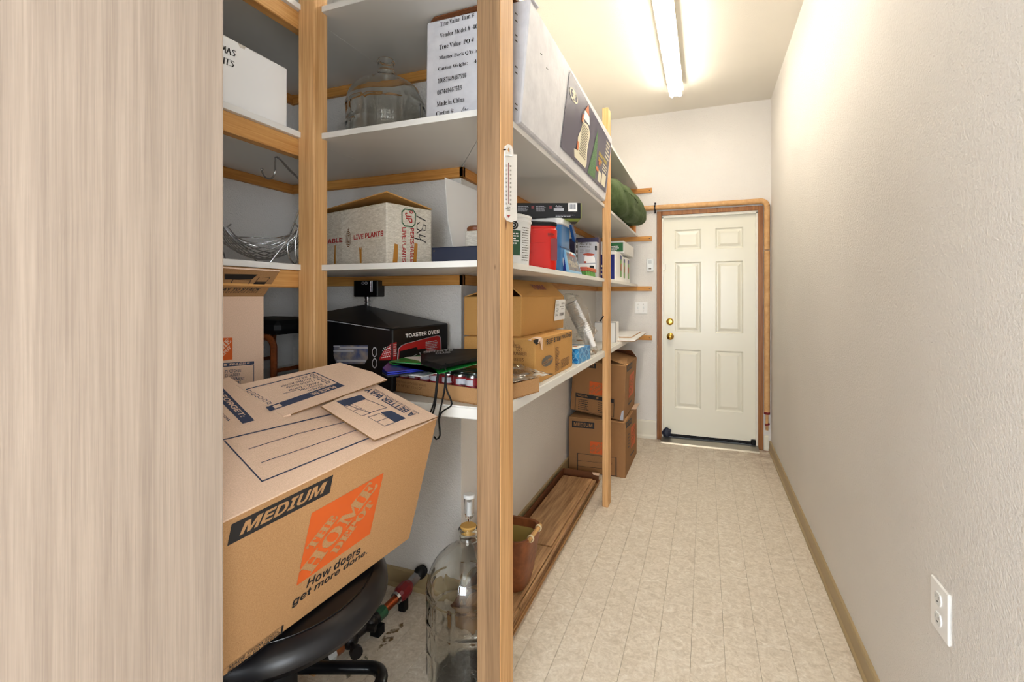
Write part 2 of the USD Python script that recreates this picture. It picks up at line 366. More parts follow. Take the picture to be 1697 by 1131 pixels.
plain('copper', lin(170, 88, 52), 0.35, metal=1.0)
plain('aluminium', lin(176, 172, 164), 0.38, metal=1.0)
plain('dark_steel', lin(52, 50, 52), 0.35, metal=0.8)
plain('dark_red', lin(120, 22, 28), 0.4)
mottled('pipe_tan', lin(214, 170, 118), lin(198, 152, 100), 30, 0.55, bump=0.1)
mottled('leather_brown', lin(140, 80, 42), lin(110, 58, 28), 22, 0.45, bump=0.2, bscale=90)
plain('basket_inside', lin(176, 152, 84), 0.7)
plain('cord_cream', lin(226, 208, 172), 0.7)
wood('plank', lin(208, 168, 122), lin(140, 100, 66), 1, fine=28, rough=0.45, dist=1.8, lo=0.34, hi=0.64)
wood('dowel', lin(214, 170, 110), lin(190, 140, 80), 1, fine=60)
wood('stool_wood', lin(140, 74, 36), lin(104, 52, 24), 0, fine=50, rough=0.35)
mottled('tissue_blue', lin(24, 104, 176), lin(60, 156, 214), 38, 0.4, dist=1.2, lo=0.45, hi=0.5)
plain('foam', lin(240, 240, 240), 0.7)
plain('bung', lin(206, 160, 84), 0.6)
M('glass_jug', {'p': ('principled_bsdf', {'base_color': (0.975, 0.985, 0.965), 'roughness': 0.015, 'transmission_weight': 1.0, 'ior': 1.45})}, [])
M('clear_plastic', {'p': ('principled_bsdf', {'base_color': (0.98, 0.98, 0.98), 'roughness': 0.05, 'transmission_weight': 1.0, 'ior': 1.3})}, [])
pane('film', (0.985, 0.985, 0.985), 1.3, 0.1)
M('tube_light', {'e': ('emission', {'color': TUBE_COLOR, 'strength': TUBE_STRENGTH})}, [], surface='e.emission')
def stain(name, c, mid):
    M(name, {'t': ('transparent_bsdf', {}), 'd': ('principled_bsdf', {'base_color': c, 'roughness': 0.7}), 'g': ('geometry', {}), 'n': ('noise_texture', {'scale': 45, 'detail': 5}), 'r': ('rgb_ramp', {'ramp': [(mid, (0, 0, 0)), (mid + .25, (1, 1, 1))]}), 'x': ('mix_closure', {})},
      [('g.position', 'n.vector'), ('n.fac', 'r.fac'), ('r.color', 'x.fac'), ('t.BSDF', 'x.closure1'), ('d.BSDF', 'x.closure2')], surface='x.closure')
stain('stain_rust', lin(120, 94, 54), .46)
stain('stain_green', lin(120, 118, 96), .46)

# ================================================================== the setting
XW, YB, ZC, YD, XL, XLW = 0.53, 4.79, 3.05, 1.93, -1.962, -0.998
fl = struct('floor', box(-2.06, 0.63, -0.20, YB + 0.10, -0.06, -0.003), 'floor_base')
TW, TL_ = 0.1175, 0.305
G = 0.0005
for i in range(-17, 6):
    x0, x1 = -0.05 + TW * i, -0.05 + TW * (i + 1)
    x0, x1 = max(x0, XL), min(x1, XW)
    if x1 - x0 < 0.01: continue
    j = 0; y = 1.20 - (TL_ / 2 if i % 2 else 0) - 0.01
    while y < YB:
        ymax = YB if x0 > XLW - 0.02 else YD
        y0, y1 = max(y, 1.0), min(y + TL_, ymax)
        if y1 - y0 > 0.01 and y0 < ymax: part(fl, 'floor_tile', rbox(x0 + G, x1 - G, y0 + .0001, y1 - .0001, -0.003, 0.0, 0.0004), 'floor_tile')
        y += TL_
struct('wall_right', box(XW, XW + 0.1, -0.2, YB + 0.1, 0, ZC), 'wall_paint')
dx0, dx1, dz = -0.377, 0.429, 2.09
struct('wall_back', [box(-1.1, dx0, YB, YB + 0.12, 0, ZC), box(dx1, XW, YB, YB + 0.12, 0, ZC), box(dx0, dx1, YB, YB + 0.12, dz, ZC)], 'wall_paint')
struct('wall_left', box(-1.1, XLW, YD, YB, 0, ZC), 'wall_paint')
struct('wall_alcove_back', box(-2.06, -1.1, YD, YD + 0.1, 0, ZC), 'wall_paint')
struct('wall_alcove_left', box(-2.06, XL, -0.2, YD, 0, ZC), 'wall_paint')
struct('wall_front', [box(XL, -0.78, -0.20, -0.12, 0, ZC), box(0.45, XW, -0.20, -0.12, 0, ZC), box(-0.78, 0.45, -0.20, -0.12, 2.3, ZC)], 'wall_paint')
struct('ceiling', box(-2.06, 0.63, -0.2, YB + 0.1, ZC, ZC + 0.08), 'ceiling_paint')
# the room behind the camera, with its window and two more added for fill light
struct('floor_entry', box(-2.06, 2.0, -3.2, -0.2, -0.06, 0.0), 'floor_base')
struct('ceiling_entry', box(-2.06, 2.0, -3.3, -0.2, ZC, ZC + 0.08), 'ceiling_paint')
struct('wall_entry_left', [box(-2.16, -2.06, -3.3, -2.4, 0, ZC), box(-2.16, -2.06, -.5, -.2, 0, ZC), box(-2.16, -2.06, -2.4, -.5, 0, .65), box(-2.16, -2.06, -2.4, -.5, 2.25, ZC)], 'wall_paint')
w2 = thing('window_2', 'white framed side window added for fill light in the room behind the doorway', 'window', (-2.11, -1.45, 0.65), kind='structure')  # unseen window, added to let side light onto the right wall
part(w2, 'window_frame', [box(-2.15, -2.07, -2.4, -2.34, .65, 2.25), box(-2.15, -2.07, -.56, -.5, .65, 2.25), box(-2.15, -2.07, -2.4, -.5, .65, .71), box(-2.15, -2.07, -2.4, -.5, 2.19, 2.25)], 'white_paint')
struct('wall_entry_right', [box(2.0, 2.1, -3.3, -2.4, 0, ZC), box(2.0, 2.1, -.5, -.2, 0, ZC), box(2.0, 2.1, -2.4, -.5, 0, .65), box(2.0, 2.1, -2.4, -.5, 2.25, ZC)], 'wall_paint')
w3 = thing('window_3', 'white framed window added for fill light in the right wall of the room behind the doorway', 'window', (2.05, -1.45, 0.65), kind='structure')  # another added window out of view, to brighten the left bay
part(w3, 'window_frame', [box(2.01, 2.09, -2.4, -2.34, .65, 2.25), box(2.01, 2.09, -.56, -.5, .65, 2.25), box(2.01, 2.09, -2.4, -.5, .65, .71), box(2.01, 2.09, -2.4, -.5, 2.19, 2.25)], 'white_paint')
struct('wall_entry_front', box(0.63, 2.0, -0.28, -0.2, 0, ZC), 'wall_paint')
struct('wall_entry_back', [box(-2.06, -1.1, -3.3, -3.2, 0, ZC), box(1.1, 2.0, -3.3, -3.2, 0, ZC), box(-1.1, 1.1, -3.3, -3.2, 0, 0.65), box(-1.1, 1.1, -3.3, -3.2, 2.25, ZC)], 'wall_paint')
w1 = thing('window_1', 'white framed window of the room behind the doorway', 'window', (0, -3.25, 0.65), kind='structure')
part(w1, 'window_frame', [box(-1.1, -1.04, -3.29, -3.21, .65, 2.25), box(1.04, 1.1, -3.29, -3.21, .65, 2.25), box(-1.1, 1.1, -3.29, -3.21, .65, .71), box(-1.1, 1.1, -3.29, -3.21, 2.19, 2.25), box(-.03, .03, -3.28, -3.22, .65, 2.25)], 'white_paint')

# baseboards
def baseboard(name, poly, mat):  # poly in (out, z)
    return poly
prof = Polygon([(0, 0), (0.020, 0), (0.020, 0.010), (0.013, 0.018), (0.012, 0.078), (0.009, 0.084), (0, 0.085)])
def base_y(name, x, sgn, y0, y1, mat):
    m = ex(prof, y1 - y0); v = np.array(m.vertices); w = np.c_[x + sgn * v[:, 0], y0 + v[:, 2], v[:, 1]]
    r = trimesh.Trimesh(w, m.faces, process=False); r.fix_normals(); struct(name, r, mat)
def base_x(name, y, x0, x1, mat, h=1.0):
    m = ex(prof, x1 - x0); v = np.array(m.vertices); w = np.c_[x0 + v[:, 2], y - v[:, 0], v[:, 1] * h]
    r = trimesh.Trimesh(w, m.faces, process=False); r.fix_normals(); return struct(name, r, mat)
base_y('baseboard_right', XW, -1, -0.12, YB, 'base_beige')
base_y('baseboard_left', XLW, 1, YD - 0.012, YB - 0.02, 'base_beige')
base_x('baseboard_alcove_back', YD, XL, XLW + 0.012, 'base_beige')
base_y('baseboard_alcove_left', XL, 1, -0.12, YD - 0.02, 'base_beige')
bb = base_x('baseboard_back', YB, XLW, -0.425, 'base_white', 2.0)
base_x('baseboard_corner', YB, 0.475, XW - 0.02, 'base_white', 1.5)

# the far door
d1 = thing('door_1', 'cream six panel door with brass knob at the end of the corridor', 'door', (0.025, YB, 0), kind='structure')
dl, dr_, db, dt = -0.362, 0.414, 0.055, 2.068
xs = ((-0.264, -0.037), (0.086, 0.314)); zs = ((1.77, 1.955), (1.005, 1.655), (0.30, 0.845))
face = sbox(dl, db, dr_, dt)
for a, b_ in xs:
    for c, d in zs: face = face.difference(sbox(a, c, b_, d))
def yface(m, y):  # x, y(=z), extrude -> towards the camera
    v = np.array(m.vertices); r = trimesh.Trimesh(np.c_[v[:, 0], y - v[:, 2], v[:, 1]], m.faces, process=False); r.fix_normals(); return r
leaf = part(d1, 'door_leaf', [yface(ex(face, 0.012), YB + 0.040), box(dl, dr_, YB + 0.040, YB + 0.075, db, dt)], 'door_white')
for a, b_ in xs:
    for c, d in zs:
        y0, y1 = YB + 0.0402, YB + 0.028; rings = []
        for k, (ins, y) in enumerate(((0.0, y1), (0.012, YB + 0.0385), (0.020, YB + 0.0385), (0.044, YB + 0.030), (0.046, YB + 0.030))):
            rings.append([(a + ins, y, c + ins), (b_ - ins, y, c + ins), (b_ - ins, y, d - ins), (a + ins, y, d - ins)])
        v = np.array(rings).reshape(-1, 3); f = []
        for k in range(4):
            for i in range(4):
                j = (i + 1) % 4; f += [[4 * k + i, 4 * k + j, 4 * k + 4 + j], [4 * k + i, 4 * k + 4 + j, 4 * k + 4 + i]]
        f += [[16, 17, 18], [16, 18, 19]]
        part(leaf, 'raised_panel', trimesh.Trimesh(v, f, process=False), 'door_white')
kx = -0.312
part(leaf, 'door_knob', [frame(lathe([(0, 0), (.031, 0), (.033, .004), (.024, .009), (.012, .014), (.011, .03), (.022, .036), (.029, .048), (.027, .058), (.018, .065), (0, .067)], n=24), (kx + .008, YB + .028, .962), (1, 0, 0), (0, 0, 1))], 'brass', smooth=40)
part(leaf, 'deadbolt', [frame(lathe([(0, 0), (.033, 0), (.033, .006), (.026, .016), (.02, .018), (0, .018)], n=24), (kx + .005, YB + .028, 1.10), (1, 0, 0), (0, 0, 1)), rbox(kx - .001, kx + .011, YB - .002, YB + .012, 1.084, 1.116, .002)], 'brass', smooth=40)
part(leaf, 'door_latch', rbox(-0.372, -0.345, YB + .004, YB + .03, 1.585, 1.64, .002), 'white_paint')
part(d1, 'jamb', [box(-.377, -.362, YB - .004, YB + .1, 0.03, 2.078), box(.414, .429, YB - .004, YB + .1, 0.03, 2.078), box(-.377, .429, YB - .004, YB + .1, 2.068, 2.09)], 'white_paint')
part(d1, 'casing', [rbox(-.421, -.377, YB - .016, YB + .002, 0, 2.13, .003), rbox(.429, .471, YB - .016, YB + .002, 0, 2.13, .003), rbox(-.377, .429, YB - .016, YB + .002, 2.09, 2.13, .003)], 'casing')
part(d1, 'threshold', hull([(-.38, YB - .13, 0), (.43, YB - .13, 0), (-.38, YB - .12, .012), (.43, YB - .12, .012), (-.38, YB - .03, .028), (.43, YB - .03, .028), (-.38, YB + .1, .028), (.43, YB + .1, .028), (-.38, YB + .1, 0), (.43, YB + .1, 0)]), 'aluminium')
part(leaf, 'door_sweep', rbox(dl, dr_, YB + .022, YB + .04, .03, .055, .002), 'black_matte')
part(d1, 'corner_pad', rbox(.375, .414, YB - .0, YB + .03, .03, .075, .006), 'black_matte')

# small fixed things of the room
t = thing('ceiling_light', 'long fluorescent strip light with two bare tubes on the ceiling', 'lamp', (-0.22, 2.98, ZC))
part(t, 'channel', hull([(-.245, 1.76, ZC), (-.195, 1.76, ZC), (-.245, 4.17, ZC), (-.195, 4.17, ZC), (-.245, 1.76, ZC - .045), (-.195, 1.76, ZC - .045), (-.245, 4.17, ZC - .045), (-.195, 4.17, ZC - .045), (-.277, 1.76, ZC - .058), (-.163, 1.76, ZC - .058), (-.277, 4.17, ZC - .058), (-.163, 4.17, ZC - .058)]), 'white_paint')
for x in (-.249, -.191):
    part(t, 'fluorescent_tube', cyl((x, 1.80, ZC - .083), (x, 4.185, ZC - .083), .0185, 16), 'tube_light', smooth=40)
for y in (1.78, 4.175):
    part(t, 'lamp_holder', ex(sbox(-.261, y - .008, -.179, y + .008), .05, ZC - .1), 'white_plastic')

t = thing('wrapped_pipe', 'tan wrapped pipe bent over the top and down the right of the far door', 'pipe', (0.49, YB - .03, .2))
pr = .0235; pz, px_, py = 2.165, 0.497, YB - .028
arc = [(px_ - .05 + .05 * math.sin(a), py, pz - .05 + .05 * math.cos(a)) for a in np.linspace(0, math.pi / 2, 8)]
part(t, 'pipe_wrap', tube([(XLW + .002, py, pz), (-.6, py, pz), (0, py, pz)] + arc, pr, 14), 'pipe_tan', smooth=40)
part(t, 'pipe_wrap', tube([(px_, py, pz - .052), (px_, py, 1.74)], pr, 14), 'pipe_tan', smooth=40)
part(t, 'pipe_wrap', tube([(px_, py, 1.733), (px_, py, 1.0), (px_, py, .33)], pr, 14), 'pipe_tan', smooth=40)
part(t, 'pipe_core', cyl((px_, py + .002, .18), (px_, py, .34), .012, 10), 'pipe_tan', smooth=40)
part(t, 'rubber_ring', [cyl((px_, py, .318), (px_, py, .338), .0242, 14), cyl((px_ + .004, py, .225), (px_, py, .237), .02, 12)], 'dark_red', label='dark red rubber rings at the ragged lower end', smooth=40)
sx = -0.437
part(t, 'pipe_strap', [tube([(sx, YB - .003, pz + .05), (sx, YB - .006, pz + .03), (sx, py - pr - .001, pz + .012), (sx, py - pr - .001, pz - .012), (sx, YB - .006, pz - .03), (sx, YB - .003, pz - .05)], .009, 6), cyl((sx, YB - .014, pz + .043), (sx, YB, pz + .043), .006, 8), cyl((sx, YB - .014, pz - .043), (sx, YB, pz - .043), .006, 8)], 'dark_steel', label='grey metal pipe strap')

t = thing('wall_thermostat', 'small white wall control left of the far door', 'thermostat', (-.48, YB, 1.57))
ho_ = part(t, 'housing', rbox(-.513, -.448, YB - .024, YB, 1.575, 1.69, .004), 'white_plastic')
part(ho_, 'display', rbox(-.499, -.468, YB - .0255, YB - .023, 1.645, 1.675, .001), 'grey_plastic')
part(ho_, 'slider', rbox(-.494, -.470, YB - .026, YB - .023, 1.592, 1.600, .001), 'ink_grey')
t = thing('light_switch', 'white double light switch plate on the end wall', 'light switch', (-.565, YB, 1.17))
pl_ = part(t, 'plate', rbox(-.625, -.507, YB - .007, YB, 1.172, 1.288, .003), 'paper_white')
for x in (-.594, -.543):
    part(pl_, 'toggle', rbox(x - .006, x + .006, YB - .018, YB - .006, 1.218, 1.242, .002), 'white_plastic')
parts(pl_, 'screw', [cyl((x, YB - .0085, z), (x, YB - .006, z), .003, 8) for x in (-.594, -.543) for z in (1.20, 1.262)], 'steel')
t = thing('wall_outlet', 'white duplex outlet low on the right wall', 'outlet', (XW, 1.475, .526))
pl_ = part(t, 'plate', rbox(XW - .007, XW, 1.428, 1.524, .526, .648, .003), 'paper_white')
for z in (.563, .611):
    g = Point(0, 0).buffer(.0175, 24).intersection(sbox(-.02, -.0145, .02, .0145))
    so_ = part(pl_, 'socket', frame(ex(g, .0035), (XW - .0068, 1.476, z), (0, -1, 0), (0, 0, 1)), 'white_plastic')
    part(pl_, 'slot', [frame(ex(sbox(a - .0012, .001, a + .0012, .008), .0004), (XW - .0102, 1.476, z), (0, -1, 0), (0, 0, 1)) for a in (-.006, .006)] + [frame(ex(Point(0, -.006).buffer(.0024), .0004), (XW - .0102, 1.476, z), (0, -1, 0), (0, 0, 1))], 'ink_black')

# ================================================================== the shelving
Z4, Z3, Z2, Z1 = .993, 1.452, 1.923, 2.377
TH = .020
SFX, ABY, LFX = -.595, 1.388, -1.338
sh = thing('storage_shelving', 'built in storage shelves of white boards on bare pine posts and cleats', 'shelves', (-.8, 1.9, 0))
posts = {'A': (-1.351, -1.278, 1.353, 1.420), 'B': (-.647, -.571, 1.353, 1.460), 'C': (-.609, -.571, 3.118, 3.207)}
for k, (a, b_, c, d) in posts.items():
    part(sh, 'post', rbox(a, b_, c, d, 0.0, {'A': 2.9, 'B': 2.9, 'C': 2.536}[k], .003), {'A': 'pine', 'B': 'pine_grey', 'C': 'pine'}[k])
# the corridor face of the near post gets a thin layer of lighter pine
part(sh, 'post_facing', rbox(-.5712, -.5695, 1.3555, 1.4575, 0.0, 2.9, .0005), 'pine')
PB = union_all([sbox(a - .001, c - .001, b_ + .001, d + .001) for a, b_, c, d in posts.values()])
C0 = (XLW - .001, YD - .001)
def shelfpolys():
    left = sbox(XL + .001, -.11, LFX, YD - .001)
    ab = Polygon([(LFX + .001, ABY), (-.60, ABY), (-.647, 1.44), (C0[0], C0[1]), (LFX + .001, C0[1])])
    bc = Polygon([(-.6, ABY), (SFX, 1.40), (SFX, 3.165), (XLW + .001, 3.165), (XLW + .001, C0[1] + .001), (-.645, 1.441)])
    cd = sbox(XLW + .001, 3.166, SFX, YB - .001)
    return [p.difference(PB) for p in (left, ab, bc, cd)]
for z in (Z1, Z2, Z3, Z4):
    for p in shelfpolys():
        p = max(getattr(p, 'geoms', [p]), key=lambda g: g.area)
        part(sh, 'shelf_board', ex(p, TH if z != Z4 else .024, z - (TH if z != Z4 else .024)), 'shelf_white')
z = Z4
def nosing(a, b_):
    a, b_ = np.array(a, float), np.array(b_, float)
    return hull([p + np.array(q) for p in (a, b_) for q in ((0, 0, -.040), (0, 0, -.003))] + [p + np.array(q) for p in (a, b_) for q in ((.003 if abs(a[0] - b_[0]) < .01 else 0, 0 if abs(a[0] - b_[0]) < .01 else -.003, -.037), (.003 if abs(a[0] - b_[0]) < .01 else 0, 0 if abs(a[0] - b_[0]) < .01 else -.003, -.006))] + [p + np.array(q) for p in (a, b_) for q in ((-.018 if abs(a[0] - b_[0]) < .01 else 0, 0 if abs(a[0] - b_[0]) < .01 else .018, -.040), (-.018 if abs(a[0] - b_[0]) < .01 else 0, 0 if abs(a[0] - b_[0]) < .01 else .018, -.0002))])
part(sh, 'counter_edge', nosing((SFX, 1.462, z), (SFX, 3.116, z)), 'shelf_white')
part(sh, 'counter_edge', nosing((SFX, 3.209, z), (SFX, YB - .001, z)), 'shelf_white')
part(sh, 'counter_edge', nosing((-1.276, ABY, z), (-.649, ABY, z)), 'shelf_white')
CH = .044
for z, th in ((Z1, TH), (Z2, TH), (Z3, TH), (Z4, .024)):
    zb = z - th
    part(sh, 'cleat', rbox(XLW, XLW + .02, YD - .02, YB - .02, zb - CH, zb, .002), 'cleat_y')
    part(sh, 'cleat', rbox(XLW + .001, -.467, YB - .02, YB, zb - CH, zb, .002), 'cleat_x')
    part(sh, 'screw', cyl((-.488, YB - .0212, zb - .022), (-.488, YB - .015, zb - .022), .004, 8), 'dark_steel')
    part(sh, 'cleat', rbox(XL + .02, XLW + .02, YD - .02, YD, zb - CH, zb, .002), 'cleat_x')
    part(sh, 'cleat', rbox(XL, XL + .02, -.11, YD, zb - CH, zb, .002), 'cleat_y')
    part(sh, 'front_rail', rbox(-1.392, -1.352, -.11, 1.42, zb - .062, zb, .003), 'rail_y')

# the pale door at the left edge of the picture, open against the shelves
d2 = thing('door_2', 'pale oak veneer door standing open close to the camera', 'door', (-.72, -.1, .02), kind='structure')
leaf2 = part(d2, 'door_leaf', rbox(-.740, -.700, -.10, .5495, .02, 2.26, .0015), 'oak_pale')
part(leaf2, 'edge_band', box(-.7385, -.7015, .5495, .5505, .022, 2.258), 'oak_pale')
part(d2, 'hinge', [cyl((-.698, -.104, zz), (-.698, -.104, zz + .09), .007, 10) for zz in (.25, 1.1, 1.95)], 'steel')

# ================================================================== on the top shelves
# long white carton on the second board from the top
CB = [(-.955, 1.56, Z2), (-.578, 1.548, Z2), (-.571, 3.02, Z2), (-.96, 3.04, Z2)]
CT = [(-.952, 1.565, 2.345), (-.576, 1.575, 2.338), (-.538, 3.075, 2.322), (-.94, 3.06, 2.345)]
t = thing('long_white_carton', 'long scuffed white carton with a dark printed tree panel, up on the shelf', 'carton', (-.75, 2.3, Z2))
PS = Plane(CB[1], CB[2], CT[2]); _pe = Plane(CB[0], CB[1], CT[0]); _z = 2.338
CT[1] = tuple(np.linalg.solve([_pe.n, PS.n, [0, 0, 1]], [_pe.n @ _pe.p, PS.n @ PS.p, _z]))
part(t, 'carton_body', hexar(CB + CT, .006), 'carton_white')
PE = Plane(CB[0], CB[1], CT[0])
lines = [("True Value  Item #", 730, 45, 786, 28.5, 8), ("Vendor Model #  4675", 729.5, 63.5, 800, 45, 7.5), ("True Value  PO #  04", 728.5, 83, 799, 67, 8), ("Master Pack Q'ty in Carton", 728, 101, 820, 83, 7.5), ("Carton Weight:     46.6", 726.5, 119.5, 801, 104, 7.5), ("10087449467516", 726, 138.5, 773, 128.5, 7.5), ("087449467519", 725, 158, 766, 148.5, 7.5), ("Made in China", 724, 177, 770, 168.5, 8), ("Carton #", 723.5, 193, 752, 187.5, 8)]
def txline(s, x0, y0, x1, y1, h, pl, font='serif', weight=700, shear=0, up=(0, -1)):
    return ink(text(s, font, weight, shear), pl.quad((x0, y0), (x1, y1), (x1 + up[0] * h, y1 + up[1] * h), (x0 + up[0] * h, y0 + up[1] * h)), off=.002)
parts(t, 'printed_line', [txline(*l, PE) for l in lines], 'ink_black')
part(t, 'pen_mark', ink(strokes([[(0, 0), (.3, 1), (.35, .1), (.6, .5), (.65, .05), (1, .4)]], .035), PE.quad((765, 185), (776, 183), (777, 176), (766, 178)), off=.002), 'ink_black')
parts(t, 'hand_slit', [ink(U(0, 0, 1, 1), PE.quad((853.5, y), (858, y + 4), (858, y + 6.5), (853.5, y + 2.5)), off=.002) for y in (20, 32, 56, 65, 108, 118, 170, 178)], 'ink_grey')
part(t, 'torn_flap', sheet([(-.945, 1.575, 2.3465), (-.915, 1.556, 2.352), (-.70, 1.550, 2.3555), (-.60, 1.556, 2.352), (-.59, 1.60, 2.347), (-.93, 1.60, 2.350)], .004, (0, 0, 1)), 'cardboard_dark', label='torn brown edge along the top of the end flap')
part(t, 'crumpled_corner', sheet([np.array(CT[1]) + q for q in ((-.02, .004, .001), (.004, .002, .004), (.007, .07, .008), (-.01, .085, .009), (-.03, .05, .006))], .004, (0, 0, 1)), 'carton_white')
PQ = [PS.at(*p) for p in ((928, 243), (1003, 320), (1012, 239.5), (943.5, 116))]
ppanel = part(t, 'printed_panel', ink(U(0, 0, 1, 1), PQ, off=.003), 'print_purple', label='dark purple printed panel')
def pp(shape, mat, name, off=.0042): part(ppanel, name, ink(shape, PQ, off=off), mat)
pp(union_all([Point(.1, .78).buffer(.072).difference(Point(.1, .78).buffer(.058))] + [strokes([[(.075, .80), (.09, .84), (.1, .78), (.085, .73)], [(.105, .83), (.12, .80), (.105, .77), (.13, .73)]], .010)]), 'print_cream', 'round_emblem')
scroll = Polygon([(.22, .05), (.44, .05), (.46, .12), (.44, .35), (.46, .62), (.40, .70), (.33, .66), (.30, .70), (.28, .5), (.24, .35), (.27, .18), (.20, .15)])
pp(scroll, 'print_cream', 'printed_scroll')
pp(union_all([U(.29, y, .42, y + .012) for y in np.arange(.16, .62, .035)]), 'ink_grey', 'scroll_lines', .0052)
pp(union_all([Point(.36, .80).buffer(.055), Polygon([(.30, .70), (.43, .72), (.42, .80), (.31, .78)])]), 'paper_white', 'printed_figure')
pp(union_all([Polygon([(.31, .84), (.36, .97), (.40, .84)]), U(.27, .62, .30, .74), U(.24, .18, .27, .30)]), 'print_orange', 'printed_hat', .0052)
pp(Polygon([(.50, .02), (.68, .04), (.66, .2), (.655, .4), (.64, .62), (.62, .88), (.59, .7), (.565, .45), (.53, .25)]), 'print_green', 'printed_tree')
pp(union_all([fitin(text('GREAT TREES', 'sans', 800, .2), .70, .50, .93, .57), fitin(text('SLIM', 'sans', 800), .70, .40, .80, .47)]), 'print_gold', 'printed_title')
pp(union_all([greek(.86, .60, .98, .95, 5, 3), U(.74, .06, .82, .25), U(.84, .07, .95, .30), greek(.83, .33, .97, .48, 3, 8)]), 'print_cream', 'printed_text')
pp(union_all([Point(.70, .24).buffer(.035), U(.72, .34, .76, .44)]), 'print_orange', 'printed_seal', .0052)
parts(t, 'staple', [ink(U(0, 0, 1, 1), PS.quad((a, b_), (a + 3.6, b_ + 3), (a + 3.8, b_ + 1.6), (a + .4, b_ - 1.2)), off=.003) for a, b_ in ((893.5, 89), (903.5, 113))], 'ink_black')

def jug(name, label, c, prof, rings, nv, zlo, zhi, wall=.004):
    """one piece of glass: rings are (z, height, half width) swellings, nv soft vertical ribs between zlo and zhi"""
    p = np.array(spline_profile(prof)); na = 160; a = np.arange(na) * 2 * np.pi / na
    R = np.repeat(p[:, :1], na, 1); Z = np.repeat(p[:, 1:], na, 1)
    for z_, h, w in rings: R = R + h * np.exp(-((Z - z_) / w) ** 2) * (p[:, :1] > .02)
    d = np.abs(((a * nv / (2 * np.pi) + .35) % 1) - .5) * 2 * np.pi * p[:, 0].max() / nv
    R = R + .0022 * np.exp(-(d / .007) ** 2)[None] * ((Z > zlo) & (Z < zhi))
    out = np.stack([c[0] + R * np.cos(a), c[1] + R * np.sin(a), c[2] + Z], -1)
    q = p.copy(); q[:, 0] -= wall; q = q[(q[:, 0] > .001) & (q[:, 1] > p[0, 1] + wall)]; q = np.vstack([[q[0, 0] * .6, p[0, 1] + wall], q])[::-1]
    inn = np.stack([c[0] + q[:, :1] * np.cos(a), c[1] + q[:, :1] * np.sin(a), c[2] + np.repeat(q[:, 1:], na, 1)], -1)
    allr = np.concatenate([out[1:], inn]); v = np.vstack([allr.reshape(-1, 3), [[c[0], c[1], c[2] + p[0, 1]], [c[0], c[1], c[2] + p[0, 1] + wall]]]); K = len(allr); f = []
    i = np.arange(na); j = (i + 1) % na
    for k in range(K - 1): f += np.stack([k * na + i, k * na + j, (k + 1) * na + j], 1).tolist() + np.stack([k * na + i, (k + 1) * na + j, (k + 1) * na + i], 1).tolist()
    f += np.stack([np.full(na, K * na), j, i], 1).tolist() + np.stack([np.full(na, K * na + 1), (K - 1) * na + i, (K - 1) * na + j], 1).tolist()
    return single(name, label, 'glass jug', trimesh.Trimesh(v, f, process=False), 'glass_jug', smooth=70)
def spline_profile(prof):
    from scipy.interpolate import PchipInterpolator
    p = np.asarray(prof, float); t = np.r_[0, np.cumsum(np.linalg.norm(np.diff(p, axis=0), axis=1))]
    tt = np.linspace(0, t[-1], 150); return np.c_[PchipInterpolator(t, p[:, 0])(tt), PchipInterpolator(t, p[:, 1])(tt)]
def ring(c, r, z, w):
    a = np.linspace(0, 2 * np.pi, 48, endpoint=False)
    return tube(np.c_[c[0] + r * np.cos(a), c[1] + r * np.sin(a), np.full(48, c[2] + z)], w, 8, closed=True)
jug('glass_carboy', 'empty clear glass jug with square moulded panels on the upper shelf', (-1.18, 1.635, Z2),
    [(0, 0), (.12, 0), (.148, .012), (.153, .05), (.153, .17), (.147, .20), (.125, .237), (.08, .268), (.045, .284), (.034, .295), (.031, .31), (.031, .335), (.033, .352), (.029, .355)],
    [(.305, .003, .004), (.345, .004, .006), (.09, .0022, .008), (.168, .0022, .008)], 12, .02, .165)

# white box with handwriting, left bay
t = thing('white_storage_box', 'white box with black handwriting at the left on the upper shelf', 'box', (-1.55, 1.08, Z2))
part(t, 'box_body', rbox(-1.75, -1.38, .80, 1.333, Z2, 2.147, .004), 'paper_white')
P = planeX(-1.38)
def hand(lines, q, w=.03): return ink(strokes(lines, w), q, off=.001)
XM = [[(0, 0), (.2, 1)], [(0, 1), (.22, 0)], [(.27, 0), (.3, 1), (.36, .4), (.43, 1), (.46, 0)], [(.52, 0), (.62, 1), (.72, 0)], [(.55, .4), (.7, .4)], [(.97, .85), (.87, 1), (.8, .8), (.95, .35), (.9, .05), (.78, .1)]]
LG = [[(0, 1), (0, 0), (.12, 0)], [(.18, 0), (.18, 1)], [(.38, .85), (.28, .9), (.25, .4), (.3, .05), (.4, .2), (.33, .4)], [(.47, 0), (.47, 1)], [(.58, 0), (.58, 1)], [(.47, .5), (.58, .5)], [(.64, 1), (.82, 1)], [(.73, 1), (.72, 0)], [(1, .85), (.92, 1), (.86, .8), (1, .35), (.95, .05), (.84, .1)]]
parts(t, 'handwriting', [hand(XM, P.quad((358, 81.5), (390.5, 95), (391.5, 85), (358.5, 70)), .03), hand(LG, P.quad((347, 97), (386.5, 112), (387.5, 102), (347.5, 86)), .026)], 'ink_black')
part(t, 'hand_hole', ink(Polygon([(.0, 1), (1, 1), (.8, .2), (.2, .2)]), P.quad((394, 79), (408, 85), (407, 78), (394, 71)), off=.001), 'carton_fibre')

